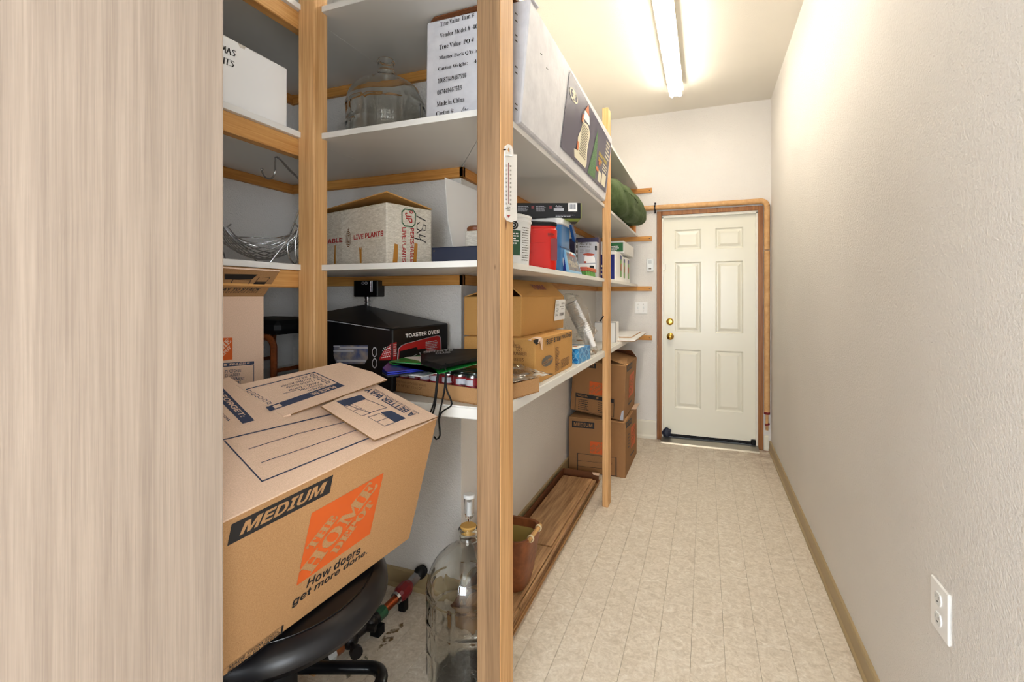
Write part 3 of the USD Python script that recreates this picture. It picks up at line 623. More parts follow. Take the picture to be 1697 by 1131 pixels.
# ================================================================== the middle boards, left and front bay
# wire fruit bowl with a hook
c = np.array([-1.66, 1.47, Z3])
t = thing('wire_fruit_bowl', 'chrome wire hammock fruit bowl with a tall curved hook', 'fruit bowl', c)
W_ = []
e0, e1 = c + (-.155, -.05, .165), c + (.155, .06, .155)
for k, s in enumerate(np.linspace(-1, 1, 13)):
    mid = (e0 + e1) / 2 + np.array([-.05 * s * .6, .13 * s, -.125 + .075 * s * s])
    q = [e0 + np.array([0, .02 * s, .004 * k % .01]), e0 * .72 + mid * .28 + np.array([0, .05 * s, -.035]), mid, e1 * .72 + mid * .28 + np.array([0, .05 * s, -.03]), e1 + np.array([0, .02 * s, 0])]
    W_.append(tube(spline(q, 24), .0021, 6))
part(t, 'bowl_wires', W_, 'chrome_wire', smooth=60)
parts(t, 'end_bar', [tube(spline([e0 + (0, -.04, .02), e0 + (-.006, 0, -.004), e0 + (0, .04, .02)], 10), .003, 6), tube(spline([e1 + (0, -.04, .02), e1 + (.006, 0, -.004), e1 + (0, .04, .02)], 10), .003, 6)], 'chrome_wire', smooth=60)
part(t, 'leg', tube([e0 + (0, -.03, 0), c + (-.10, -.07, .003), c + (-.05, -.07, .003)], .003, 6), 'chrome_wire', smooth=60)
part(t, 'leg', tube([e0 + (0, .03, 0), c + (-.07, .07, .003), c + (-.02, .07, .003)], .003, 6), 'chrome_wire', smooth=60)
part(t, 'leg', tube([e1 + (0, -.03, 0), c + (.10, -.06, .003), c + (.05, -.06, .003)], .003, 6), 'chrome_wire', smooth=60)
part(t, 'leg', tube([e1 + (0, .03, 0), c + (.09, .08, .003), c + (.04, .08, .003)], .003, 6), 'chrome_wire', smooth=60)
PY = planeY(1.50); hp = lambda *p: PY.at(*p)
parts(t, 'hook_stem', [tube(spline([c + (.16 + d, .03, .01), c + (.165 + d, .03, .2), hp(500 + 1, 306), hp(480 + d * 80, 282), hp(466, 266), hp(454, 258)], 30), .0034, 6) for d in (-.012, .012)], 'chrome_wire', smooth=60)
part(t, 'hook', [tube(spline([hp(452, 256), hp(455, 259), hp(455.5, 272), hp(454.5, 290), hp(449, 296), hp(441, 295), hp(436, 289), hp(434, 282)], 30), .0036, 8), trimesh.creation.icosphere(2, .006).apply_translation(hp(434, 281))], 'chrome_wire', smooth=60)

# white plants carton with a half open lid
A0, A1 = np.array([-1.053, 1.462, Z3]), np.array([.285, .958, 0]) * .215
A2 = np.array([-.958, .285, 0]) * .50
H = np.array([0, 0, .222])
t = thing('plants_carton', 'whitish carton with red lettering and a half open brown lid', 'carton', A0 + A2 / 2)
part(t, 'carton_body', hexar([A0 + A2, A0, A0 + A1, A0 + A1 + A2, A0 + A2 + H, A0 + H, A0 + A1 + H, A0 + A1 + A2 + H], .003), 'carton_fibre')
lift = np.array([0, 0, .034])
part(t, 'lid', sheet([A0 + H + lift + (.004, -.004, .004), A0 + A1 + H + (0, 0, .006), A0 + A1 + A2 + H + (0, 0, .006), A0 + A2 + H + lift * .35], .004, (0, 0, 1)), 'cardboard_gold', label='raised brown cardboard lid')
PL, PR = Plane(A0, A0 + A2, A0 + H), Plane(A0, A0 + A1, A0 + H)
parts(t, 'red_print', [ink(text('PERISHABLE', weight=800), PL.quad((510, 408), (567.8, 401.5), (567.8, 394), (510, 400.5))), ink(text('LIVE PLANTS', weight=800), PL.quad((586.5, 398), (635.5, 391), (635.5, 382), (586.5, 390))),
     ink(text('LIVE PLANTS', weight=700), PR.quad((666.5, 377), (666, 434), (672.6, 434), (673, 377))), ink(text('PERISHABLE', weight=700), PR.quad((679.8, 378.5), (679.5, 435), (685.5, 435), (686, 379)))], 'ink_red')
em = strokes([list(Point(.5, .42).buffer(r).exterior.coords) for r in (.40, .3, .19)] + [[(.5, .82), (.5, 1)], [(.35, .9), (.65, .9)], [(.5, .55), (.4, .3), (.6, .3)]], .025)
part(t, 'emblem', ink(em, PL.quad((572.5, 410), (582.5, 408.6), (582.5, 377.5), (572.5, 378.5))), 'ink_brown')
oc = Polygon([(.2, 0), (.8, 0), (1, .2), (1, .8), (.8, 1), (.2, 1), (0, .8), (0, .2)])
oq = PR.quad((665.5, 375), (688, 378), (690, 348.5), (665, 345))
bd_ = part(t, 'badge_border', ink(oc.difference(oc.buffer(-.075)), oq), 'green_label')
part(bd_, 'badge_letters', ink(union_all([strokes([[(.75, .88), (.62, .92), (.55, .84), (.66, .78), (.78, .84)]], .03), affinity.rotate(fitin(text('JP', weight=700, shear=.3), .18, .3, .8, .72), -75, origin=(.5, .5))]), oq), 'ink_red')
part(t, 'handwriting', ink(strokes([[(.05, .93), (.95, .72)], [(.35, .70), (.1, .66), (.1, .5), (.5, .42), (.75, .62), (.95, .56), (.9, .42), (.5, .45), (.1, .36)], [(.9, .22), (.3, .30), (.4, .16), (.95, .03)], [(-.3, .24), (.5, .12)]], .018), PR.quad((688.5, 405), (706.5, 403.5), (706.5, 352), (689.5, 355))), 'ink_black')
parts(t, 'packing_tape', [ink(Polygon([(0, 0), (1, 0), (1, 1), (.2, 1)]), PL.quad((554, 437.5), (556.5, 437.2), (556.5, 407), (554, 407.5))), ink(Polygon([(.2, 0), (.9, 0), (1, 1), (.5, .8), (0, 1)]), PL.quad((596, 436.5), (600, 436.3), (599.5, 408), (595, 408.5))), ink(U(0, 0, 1, 1), PR.quad((650.5, 436), (658.5, 436), (659.8, 405.5), (653.5, 404))), ink(U(0, 0, 1, 1), PR.quad((684.5, 436), (690, 436), (692, 404.5), (686.5, 402.5)))], 'ink_tape')

# posterboard, binder, paper bag
pts = [(-.975 + .012 * math.sin(u * 3), 1.74 + .62 * u, 0) for u in np.linspace(0, 1, 10)]
V, F = [], []
for k, q in enumerate(pts):
    for d in (0, .0022):
        for zz, dx in ((Z3, .055), (Z3 + .19, .014), (Z3 + .365, 0)): V.append((q[0] + dx + d, q[1], zz - (0 if zz == Z3 else .0)))
V = np.array(V); n = len(pts)
def vi(k, d, z): return k * 6 + d * 3 + z
for k in range(n - 1):
    for z in range(2):
        F += [[vi(k, 1, z), vi(k + 1, 1, z), vi(k + 1, 1, z + 1)], [vi(k, 1, z), vi(k + 1, 1, z + 1), vi(k, 1, z + 1)], [vi(k, 0, z), vi(k + 1, 0, z + 1), vi(k + 1, 0, z)], [vi(k, 0, z), vi(k, 0, z + 1), vi(k + 1, 0, z + 1)]]
    for z in (0, 2): F += [[vi(k, 0, z), vi(k, 1, z), vi(k + 1, 1, z)], [vi(k, 0, z), vi(k + 1, 1, z), vi(k + 1, 0, z)]]
for k in (0, n - 1):
    for z in range(2): F += [[vi(k, 0, z), vi(k, 1, z), vi(k, 1, z + 1)], [vi(k, 0, z), vi(k, 1, z + 1), vi(k, 0, z + 1)]]
m = trimesh.Trimesh(V, F, process=False); m.fix_normals()
single('posterboard', 'large blank white board leaning on the wall behind the near post', 'board', m, 'paper_white', smooth=40)
t = thing('document_binder', 'flat dark navy binder lying on the middle board', 'binder', (-.76, 1.57, Z3))
parts(t, 'cover', [rbox(-.850, -.665, 1.43, 1.70, Z3, Z3 + .004, .001), rbox(-.850, -.665, 1.43, 1.70, Z3 + .046, Z3 + .050, .001), rbox(-.850, -.665, 1.43, 1.436, Z3, Z3 + .050, .002)], 'navy')
part(t, 'pages', box(-.845, -.67, 1.438, 1.69, Z3 + .004, Z3 + .046), 'paper_white')
part(t, 'rivet', [cyl((-.84, 1.4285, Z3 + .038), (-.84, 1.432, Z3 + .038), .004, 10)], 'steel')
t = thing('wrapped_jar_box', 'small brown topped box wrapped in clear plastic beside the navy binder', 'box', (-.835, 1.74, Z3))
part(t, 'box_body', rbox(-.864, -.808, 1.703, 1.775, Z3, 1.592, .004), 'carton_fibre')
part(t, 'lid', lathe([(0, 1.592), (.033, 1.592), (.036, 1.596), (.036, 1.606), (.028, 1.613), (0, 1.615)], (-.834, 1.739, 0), 24), 'leather_brown', smooth=40)

# ---- counter height
t = thing('toaster_oven_carton', 'black toaster oven carton with a red panel on the counter', 'carton', (-1.25, 1.7, Z4))
TB = [(-1.50, 1.51, Z4), (-1.046, 1.487, Z4), (-1.038, 1.88, Z4), (-1.50, 1.90, Z4)]
TT = [(-1.50, 1.515, 1.262), (-1.044, 1.487, 1.222), (-1.036, 1.88, 1.222), (-1.50, 1.90, 1.30)]
part(t, 'carton_body', hexar(TB + TT, .004), 'black_card')
TF, TR = Plane(TB[0], TB[1], TT[1]), Plane(TB[1], TB[2], TT[1]); TP = Plane(TT[0], TT[1], TT[2])
part(t, 'title', ink(text('TOASTER OVEN', weight=800), TR.quad((672, 560.5), (727.8, 553), (727.5, 546.5), (671.6, 553.8))), 'paper_white')
rp = Polygon([(0, 0), (.02, .66), (.08, .78), (.16, .84), (.86, .98), (.94, .95), (.97, .84), (.97, .2), (.97, 0)])
rq = TR.quad((658, 604), (733, 592), (731.5, 554.5), (658, 566))
rp_ = part(t, 'red_panel', ink(rp, rq), 'red_card', label='red printed panel')
part(rp_, 'panel_border', ink(rp.boundary.buffer(.010), rq, off=.0012), 'grey_card')
part(rp_, 'oven_picture', ink(union_all([Polygon([(.02, .05), (.05, .55), (.4, .62), (.42, .5), (.62, .5), (.62, 0), (.02, 0)])]), rq, off=.0010), 'black_matte')
part(rp_, 'oven_highlight', ink(strokes([[(.02, .02), (.4, .3)], [(.46, .35), (.48, .25)]], .012), rq, off=.0016), 'grey_card')
part(rp_, 'small_print', ink(greek(.60, .30, .92, .80, 7, 5), rq, off=.0012), 'grey_card')
parts(t, 'dotted_panel', [ink(Polygon([(0, .25), (.3, .6), (1, 1), (1, 0), (0, .1)]), TF.quad((629, 600), (648.5, 597), (648.5, 569), (629, 574))), ink(U(0, 0, 1, 1), TR.quad((651, 597), (657, 596), (657, 567), (651, 569)))], 'red_card')
dots = union_all([Point((i + .5 * (j % 2)) / 5 + .08, (j + .5) / 6).buffer(.05) for i in range(5) for j in range(6)])
parts(t, 'panel_dots', [ink(dots, TF.quad((632, 595), (648, 592), (648, 571), (634, 577)), off=.0012), ink(affinity.scale(dots, .4, 1, origin=(0, 0)).intersection(U(0, 0, 1, 1)), TR.quad((651.5, 592), (664, 590), (664, 569), (651.5, 570)), off=.0012)], 'paper_white')
wq = TF.quad((553, 604), (610, 604), (610, 571), (553, 571))
ow_ = part(t, 'oven_window', ink(Polygon([(.1, 0), (.9, 0), (1, .3), (1, .95), (0, .95), (0, .4)]), wq), 'photo_card')
part(ow_, 'oven_bars', ink(union_all([U(.18, .78, 1, .88), U(0, .62, .6, .70), U(.1, .12, .95, .22), U(0, .88, .2, .94)]), wq, off=.0012), 'grey_card')
knob = union_all([Point(.5, y).buffer(.2).boundary.buffer(.03) for y in (.25, .75)])
part(t, 'printed_knob', ink(knob, TF.quad((612, 612), (630, 611), (630, 574), (612, 575))), 'grey_card')
part(t, 'edge_line', ink(U(0, 0, 1, 1), TF.quad((520, 528.5), (646, 548), (646, 546.8), (520, 527.5)), off=.002), 'grey_card')
lq = TP.quad((591, 528), (627, 530), (629, 522), (592, 520.5))
ll_ = part(t, 'lid_logo', ink(Polygon([(.05, .5), (.2, .05), (.8, .05), (1, .5), (.8, .95), (.2, .95)]).boundary.buffer(.035), lq, off=.002), 'grey_card')
part(ll_, 'lid_logo_fill', ink(fitin(text('Oven', weight=800, shear=.2), .25, .25, .8, .75), lq, off=.002), 'red_card')
part(t, 'clear_tape', ink(U(0, 0, 1, 1), TP.quad((652, 546), (702, 528.5), (699, 527.5), (648, 545)), off=.002), 'ink_grey')

t = thing('conduit_box', 'black electrical box with flexible conduit on the alcove wall', 'electrical box', (-1.47, YD, 1.2))
part(t, 'box_body', rbox(-1.535, -1.40, YD - .055, YD, 1.337, 1.412, .003), 'black_gloss')
part(t, 'cover_ring', ink(strokes([list(Point(.25, .5).buffer(.2).exterior.coords), list(Point(.72, .5).buffer(.2).exterior.coords)], .05), planeY(YD - .055).quad((599, 474), (610, 474), (610, 465), (599, 465)), off=.001), 'grey_card')
parts(t, 'cable', [tube([(-1.435 + d, YD - .057, 1.41), (-1.435 + d, YD - .057, 1.36)], .002, 6) for d in (0, .007)], 'steel', smooth=60)
zz = np.linspace(1.337, 1.02, 60)
part(t, 'flexible_conduit', tube(np.c_[-1.482 + .006 * np.sin(zz * 30), np.full(60, YD - .028), zz], .0125 + .0018 * np.sin(np.arange(60) * math.pi / 1.5), 12), 'steel', smooth=60)

# tray of cans with folders and a black bag on top
S0, S1 = np.array([-.632, 1.402, Z4]), np.array([-1.075, 1.515, Z4]); ax = (S1 - S0) / np.linalg.norm(S1 - S0); ay = np.array([-ax[1], ax[0], 0]);  ay = ay if ay[1] > 0 else -ay
L_, D_ = np.linalg.norm(S1 - S0), .30
t = thing('can_tray', 'shallow brown cardboard tray full of small red cans on the counter', 'tray', (S0 + S1) / 2)
def tb(u0, u1, v0, v1, z0, z1):
    p = [S0 + ax * u + ay * v_ + np.array([0, 0, z]) for z in (z0, z1) for u, v_ in ((u1, v0), (u0, v0), (u0, v1), (u1, v1))]
    return hexar(p, .001)
part(t, 'tray_floor', tb(0, L_, 0, D_, 0, .004), 'cardboard_deep')
part(t, 'tray_side', tb(0, L_, 0, .004, .004, .052), 'cardboard'); part(t, 'tray_side', tb(0, L_, D_ - .004, D_, .004, .052), 'cardboard')
part(t, 'tray_side', tb(0, .004, .004, D_ - .004, .004, .052), 'cardboard'); part(t, 'tray_side', tb(L_ - .004, L_, .004, D_ - .004, .004, .052), 'cardboard')
fq = [S0 + ax * L_ * .96 + (0, 0, .010), S0 + ax * L_ * .5 + (0, 0, .010), S0 + ax * L_ * .5 + (0, 0, .046), S0 + ax * L_ * .96 + (0, 0, .046)]
parts(t, 'printed_line', [ink(fitin(text('MADE FROM RECYCLED BOARD', weight=500), .02, .68, .8, .88), fq), ink(fitin(text('MIN. NET WT 12 x 6 OZ', weight=500), .05, .3, .7, .55), fq)], 'ink_brown')
FC = None; nU = int((L_ - .012) / .054)
canprof = [(0, 0), (.0235, 0), (.025, .003), (.025, .080), (.0235, .083), (.0225, .0855), (.0225, .083), (0, .083)]
for j in range(2):
    for i in range(nU):
        p = S0 + ax * (.032 + i * .054) + ay * (.032 + j * .054) + np.array([0, 0, .004])
        lab = f'{ORD[i]} small red can from the near post in the {["front", "second"][j]} row of the brown tray'
        if FC is None:
            FC = thing('red_can', lab, 'can', p, group='small red cans packed in the brown tray')
            part(FC, 'can_body', lathe(canprof, p, 20), 'steel', smooth=40)
            lw_ = part(FC, 'label_wrap', lathe([(.0252, .006), (.0256, .006), (.0256, .077), (.0252, .077)], p, 20), 'dark_red', smooth=40)
            a = np.linspace(-2.3, -.9, 9); q = []
            for k in range(8):
                for zz in (.052, .070): q += [(p[0] + .0259 * math.cos(a[k]), p[1] + .0259 * math.sin(a[k]), p[2] + zz), (p[0] + .0259 * math.cos(a[k + 1]), p[1] + .0259 * math.sin(a[k + 1]), p[2] + zz)]
            f = [[4 * k, 4 * k + 1, 4 * k + 3] for k in range(8)] + [[4 * k, 4 * k + 3, 4 * k + 2] for k in range(8)]
            part(lw_, 'label_panel', trimesh.Trimesh(q, f, process=False), 'grey_card', smooth=True)
        else: copy_of(FC, 'red_can', p, (0, 0, [.25, -.3, .5, .1, -.2][(i + 2 * j) % 5]), lab, 'can', 'small red cans packed in the brown tray')
# clear wrap over the tray's corridor end
def crumple(pts, th, amp, seed, sub=3):
    m = sheet(pts, th, (0, 0, 1))
    for _ in range(sub): m = m.subdivide()
    v = np.array(m.vertices); d = np.stack([meshkit.fbm(v * 38, 3, seed + k) - .5 for k in range(3)], 1)
    m = trimesh.Trimesh(v + amp * d, m.faces, process=False); return m
g0 = S0 + ay * .01
wrap = hull([g0 + ax * .01 + (.0, 0, .05), g0 + ax * .16 + (0, 0, .054), g0 + ax * .16 + ay * .36 + (0, 0, .05), g0 + ay * .37 + (.015, 0, .048), g0 + ax * .05 + ay * .12 + (0, 0, .112), g0 + ax * .13 + ay * .14 + (0, 0, .110), g0 + ax * .06 + ay * .26 + (0, 0, .098), g0 + ax * .13 + ay * .27 + (0, 0, .096)])
for _ in range(4): wrap = wrap.subdivide()
v = np.array(wrap.vertices); v = v + .022 * (np.stack([meshkit.fbm(v * 30, 3, k) for k in range(3)], 1) - .5); v[:, 2] = np.maximum(v[:, 2], Z4 + .056)
part(t, 'plastic_wrap', trimesh.Trimesh(v, wrap.faces, process=False), 'film', label='crinkled clear plastic wrap over one end', smooth=25)
w2 = hull([g0 + ax * u + ay * q + np.array([0, 0, z_]) for u in (.02, L_ - .02) for q, z_ in ((-.002, .060), (-.001, .075), (.012, .0925), (.12, .0925))])
for _ in range(4): w2 = w2.subdivide()
v = np.array(w2.vertices); v = v + .008 * (np.stack([meshkit.fbm(v * 45, 3, 7 + k) for k in range(3)], 1) - .5); v[:, 2] = np.clip(v[:, 2], Z4 + .055, Z4 + .0918)
part(t, 'plastic_wrap', trimesh.Trimesh(v, w2.faces, process=False), 'film', label='clear plastic wrap stretched over the cans', smooth=25)

zf = Z4 + .0925
def slab(name, label, cat, px, z, th, mat, amp=0.0, extra=None):
    p = [atZ(*q, z + th) for q in px]
    m = sheet(p, th, (0, 0, 1))
    return single(name, label, cat, m, mat)
slab('paper_sheet', 'white paper sheet sticking out under the green folder', 'paper', [(662, 619), (700, 624.5), (742, 613), (789, 604), (800, 596), (700, 606)], zf, .002, 'paper_white')
t = thing('blue_folder', 'stack of bright blue plastic folders left of the black bag', 'folder', atZ(680, 612, zf + .002))
for k, (dy, col) in enumerate(((8, 'navy'), (4, 'blue_folder'), (0, 'blue_folder'))):
    px = [(633 + k * .5, 610 + dy), (642, 617 + dy * .8), (712 - 2 * k, 610 + dy * .55), (700, 596), (645, 600)]
    z_ = zf + .0025 + .006 * k
    part(t, 'folder', sheet([atZ(*q, z_ + .004) for q in px], .004, (0, 0, 1)), col)
t = thing('green_folder', 'bright green plastic folder lying under the black bag', 'folder', atZ(720, 600, zf + .022))
z_ = zf + .0215
part(t, 'back_cover', sheet([atZ(*q, z_ + .002) for q in [(644.5, 601), (650, 603.5), (699, 606), (716, 610), (727, 619), (789, 603.5), (800, 596), (690, 588)]], .002, (0, 0, 1)), 'green_folder')
part(t, 'front_cover', sheet([atZ(*q, z_ + .008) for q in [(645, 599.5), (700, 602.5), (694, 598), (668, 593)]], .002, (0, 0, 1)), 'green_folder')
part(t, 'papers', sheet([atZ(*q, z_ + .006) for q in [(655, 599), (698, 602), (720, 598), (720, 590), (672, 592)]], .004, (0, 0, 1)), 'paper_white')
t = thing('drawstring_bag', 'flat black drawstring bag with long black cords hanging over the counter edge', 'bag', atZ(740, 600, zf + .03))
z_ = zf + .0305
bp = [atZ(*q, z_) for q in [(697, 604), (727, 613), (745, 608), (792, 598), (792, 584), (735, 583), (697, 588)]]
m = hull(bp + [np.array(q) * [.94, 1, 1] + np.array([-.04, .012, .012]) for q in bp])
for _ in range(3): m = m.subdivide()
v = np.array(m.vertices); v[:, 2] += np.where(v[:, 2] > z_ + .003, .012 * (meshkit.fbm(v * 25, 3, 4) - .5) * .7, 0)
part(t, 'bag_body', trimesh.Trimesh(v, m.faces, process=False), 'black_matte', smooth=30)
PBag = planeZ(z_ + .012)
_bq = PBag.quad((704, 592), (755, 587), (750, 581), (700, 585)); parts(t, 'printed_line', [ink(fitin(text('SPORTS', weight=800, shear=.2), 0, .5, 1, 1), _bq, off=.006), ink(fitin(text('CLUB', weight=800, shear=.2), .35, 0, .85, .4), _bq, off=.006)], 'grey_card')
PC_ = planeY(1.352)
cords = [[(728, 608), (725, 622), (722, 650), (713, 684)], [(730, 608), (727, 620), (724, 645), (717, 686)], [(738, 602), (738, 630), (733, 665), (727.5, 694), (729, 715), (727.5, 726), (723, 728.5), (719.5, 724)], [(736, 604), (739, 625), (741.5, 650), (748, 672), (740, 678), (732, 684), (728, 694)]]
parts(t, 'cord', [tube(spline([np.array([0, .012 * i, 0]) * 0 + PC_.at(*q) for q in cc], 26), .0027, 6) for i, cc in enumerate(cords)], 'black_matte', smooth=60)

# left bay, counter height
t = thing('open_brown_carton', 'brown moving carton with its flap open in the left bay', 'carton', (-1.6, 1.0, Z4))
part(t, 'carton_body', rbox(-1.84, -1.400, .72, 1.252, Z4, 1.341, .003), 'cardboard_pale')
fl_ = [(-1.400, .73, 1.339), (-1.400, 1.250, 1.339), (-1.300, 1.225, 1.4235), (-1.300, .80, 1.4235)]
fp_ = part(t, 'flap', sheet(fl_, .004, np.array([.65, 0, -.76])), 'cardboard')
FP = Plane(fl_[0], fl_[1], fl_[2])
parts(fp_, 'flap_print', [ink(U(0, 0, 1, 1), FP.quad((372, 463), (417, 463), (427, 455), (372, 454)), off=.001), ink(U(0, 0, 1, 1), FP.quad((415, 475), (435, 475.5), (441, 467.5), (423, 467)), off=.001), ink(text('BETTER WAY TO STACK', weight=800, shear=.2), FP.quad((315, 482), (428, 482), (434, 477), (315, 477)), off=.001), ink(text('USE THIS STACKING GUIDE', weight=600), FP.quad((340, 485.5), (425, 485), (427, 483), (340, 483)), off=.001), ink(U(0, 0, 1, 1).boundary.buffer(.02), FP.quad((379, 475), (409, 475), (416, 464), (386, 463)), off=.001), ink(U(0, 0, 1, 1).boundary.buffer(.03), FP.quad((424, 466), (441, 467), (447, 460), (430, 459)), off=.001)], 'ink_black')
part(fp_, 'corrugated_edge', sheet([(-1.3005, .80, 1.4255), (-1.3005, 1.2245, 1.4255), (-1.2985, 1.2245, 1.4225), (-1.2985, .80, 1.4225)], .002, (0, 0, 1)), 'cardboard_pale')
FX = planeX(-1.400)
def depot(q, parent, off=.0006, col='ink_orange'):
    """orange square with stencilled letters running up its diagonal"""
    part(parent, 'orange_square', ink(depot_shape(), q, off=off), col, label='orange square with stencilled lettering')
def depot_shape():
    if 'd' in _fc: return _fc['d']
    sq = U(0, 0, 1, 1)
    words = []
    for w, (cy, h, x0, x1) in {'THE': (.80, .15, .14, .56), 'HOME': (.53, .26, -.12, 1.10), 'DEPOT': (.26, .15, .16, .88)}.items():
        words.append(fitin(text(w, 'serif'), x0, cy - h / 2, x1, cy + h / 2))
    g = affinity.rotate(union_all(words), 45, origin=(.5, .5))
    g = affinity.scale(g, .92, .92, origin=(.5, .5))
    _fc['d'] = sq.difference(g.buffer(.006)).buffer(0)
    return _fc['d']
part(t, 'orange_square', ink(depot_shape(), FX.quad((345, 601), (385, 596), (385, 560), (345, 561))), 'ink_orange')
part(t, 'fragile_bar', ink(U(0, 0, 1, 1).difference(union_all([fitin(text('FRAGILE', weight=800, shear=.15), .56, .25, .92, .8), U(.47, .25, .52, .75)])), FX.quad((320, 612.5), (421, 604.5), (421, 599), (320, 605))), 'ink_navy')
parts(t, 'list_print', [ink(text(w, weight=600), FX.quad((379, y), (379 + ww, y - ww * .055), (379 + ww, y - 5 - ww * .055), (379, y - 5))) for w, y, ww in (('KITCHEN', 618, 20), ('LAUNDRY', 624.5, 19), ('BASEMENT', 631.5, 26), ('GARAGE', 637.5, 20))] + [ink(U(0, 0, 1, 1), FX.quad((420, 646), (421, 646), (421, 605), (420, 605)))], 'ink_navy')
parts(t, 'check_box', [ink(U(0, 0, 1, 1).boundary.buffer(.1), FX.quad((373, y), (376.5, y), (376.5, y - 4), (373, y - 4))) for y in (618.5, 625, 632)], 'ink_navy')
t = thing('bentwood_stool', 'low reddish bentwood stool with a black pad, deep in the left bay', 'stool', (-1.70, 1.60, Z4))
part(t, 'seat_pad', rbox(-1.93, -1.52, 1.42, 1.78, 1.19, 1.245, .018), 'black_matte')
for y in (1.43, 1.75):
    arc = [(-1.90, y, Z4 + .002), (-1.90, y, 1.14)] + [(-1.86 - .04 * math.cos(a), y, 1.14 + .04 * math.sin(a)) for a in np.linspace(.2, 1.57, 6)] + [(-1.59 + .04 * math.sin(a), y, 1.14 + .04 * math.cos(a)) for a in np.linspace(0, 1.4, 6)] + [(-1.55, y, 1.14), (-1.55, y, Z4 + .002)]
    part(t, 'bent_leg', tube(arc, .013, 8), 'stool_wood', smooth=40)
parts(t, 'cross_bar', [cyl((x, 1.43, 1.05), (x, 1.75, 1.05), .008, 8) for x in (-1.9, -1.55)], 'stool_wood', smooth=40)

# ================================================================== corridor bays, middle board
t = thing('paint_bucket', 'white plastic bucket with a dark green label next to the red tub', 'bucket', (-.725, 1.76, Z3))
c = (-.712, 1.768, Z3)
part(t, 'bucket_body', lathe([(0, 0), (.080, 0), (.082, .004), (.089, .165), (.092, .168), (.092, .174), (.090, .176), (.090, .181), (.093, .183), (.093, .192), (.078, .197), (0, .197)], c, 40), 'white_plastic', smooth=35)
def wrapq(c, r, a0, a1, z0, z1, n=10, k=.0008):
    a = np.linspace(a0, a1, n + 1); v, f = [], []
    for i in range(n + 1):
        for zz in (z0, z1): v.append((c[0] + (r(zz) + k) * math.cos(a[i]), c[1] + (r(zz) + k) * math.sin(a[i]), c[2] + zz))
    for i in range(n): f += [[2 * i, 2 * i + 2, 2 * i + 3], [2 * i, 2 * i + 3, 2 * i + 1]]
    return trimesh.Trimesh(v, f, process=False)
rr = lambda z_: .082 + .007 * (z_ / .165)
gb_ = part(t, 'green_label_band', wrapq(c, rr, -1.9, -.62, .04, .132), 'green_label')
def wrapink(shape, c, r, a0, a1, z0, z1, k=.0014):
    m = ink(shape, [(0, 0, 0), (1, 0, 0), (1, 1, 0), (0, 1, 0)], off=0); v = np.array(m.vertices)
    a = a0 + (a1 - a0) * v[:, 0]; zz = z0 + (z1 - z0) * v[:, 1]; q = np.array([r(x) for x in zz]) + k
    w = np.c_[c[0] + q * np.cos(a), c[1] + q * np.sin(a), c[2] + zz]; f = np.asarray(m.faces)
    nrm = np.cross(w[f[:, 1]] - w[f[:, 0]], w[f[:, 2]] - w[f[:, 0]]); out = (nrm * (w[f[:, 0]] - np.array([c[0], c[1], 0]) * 1.0)[:, :3] * np.array([1, 1, 0])).sum(1)
    f = np.where((out > 0)[:, None], f, f[:, ::-1]); return trimesh.Trimesh(w, f, process=False)
part(t, 'label_emblem', wrapink(strokes([list(Point(.5, .5).buffer(.42).exterior.coords), list(Point(.5, .5).buffer(.2).exterior.coords)], .09), c, rr, -1.15, -.75, .135, .168), 'ink_black')
part(gb_, 'label_text', wrapink(greek(0, 0, 1, 1, 5, 4), c, rr, -1.5, -.68, .08, .125, .0016), 'paper_white')
part(t, 'small_print', wrapink(greek(0, 0, 1, 1, 14, 9, .35), c, rr, -.52, -.05, .02, .15), 'ink_grey')

def rsq(w, d, r): return sbox(-w / 2 + r, -d / 2 + r, w / 2 - r, d / 2 - r).buffer(r, 6)
def turned(m, loc, a): m = m.copy(); m.apply_transform(xf(loc, (0, 0, a))); return m
RA = math.radians(27)      # the tub's front looks at -y turned towards +x
t = thing('red_tub', 'bright red plastic tub with black lid rim and moulded grips', 'tub', (-.683, 2.01, Z3))
loc = (-.683, 2.01, Z3)
def loft(secs):
    rings = [np.c_[np.array(p.exterior.coords)[:-1], np.full(len(p.exterior.coords) - 1, z_)] for p, z_ in secs]; n = len(rings[0]); v = np.vstack(rings + [[[*rings[0][:, :2].mean(0), secs[0][1]]], [[*rings[-1][:, :2].mean(0), secs[-1][1]]]]); f = []
    for k in range(len(rings) - 1):
        for i in range(n): j = (i + 1) % n; f += [[k * n + i, k * n + j, (k + 1) * n + j], [k * n + i, (k + 1) * n + j, (k + 1) * n + i]]
    e = len(rings) - 1
    for i in range(n): j = (i + 1) % n; f += [[e * n + n, j, i], [e * n + n + 1, e * n + i, e * n + j]]
    m = trimesh.Trimesh(v, f, process=False); m.fix_normals(); return m
tubm = loft([(rsq(.168, .14, .035), 0), (rsq(.172, .144, .037), .006), (rsq(.178, .15, .038), .155), (rsq(.178, .15, .038), .166), (rsq(.166, .138, .034), .174), (rsq(.166, .138, .034), .186)])
part(t, 'tub_body', turned(tubm, loc, RA), 'red_plastic', smooth=35)
part(t, 'lid_rim', turned(loft([(rsq(.172, .144, .036), .182), (rsq(.176, .148, .038), .186), (rsq(.176, .148, .038), .196), (rsq(.168, .14, .036), .2)]), loc, RA), 'black_matte', smooth=35)
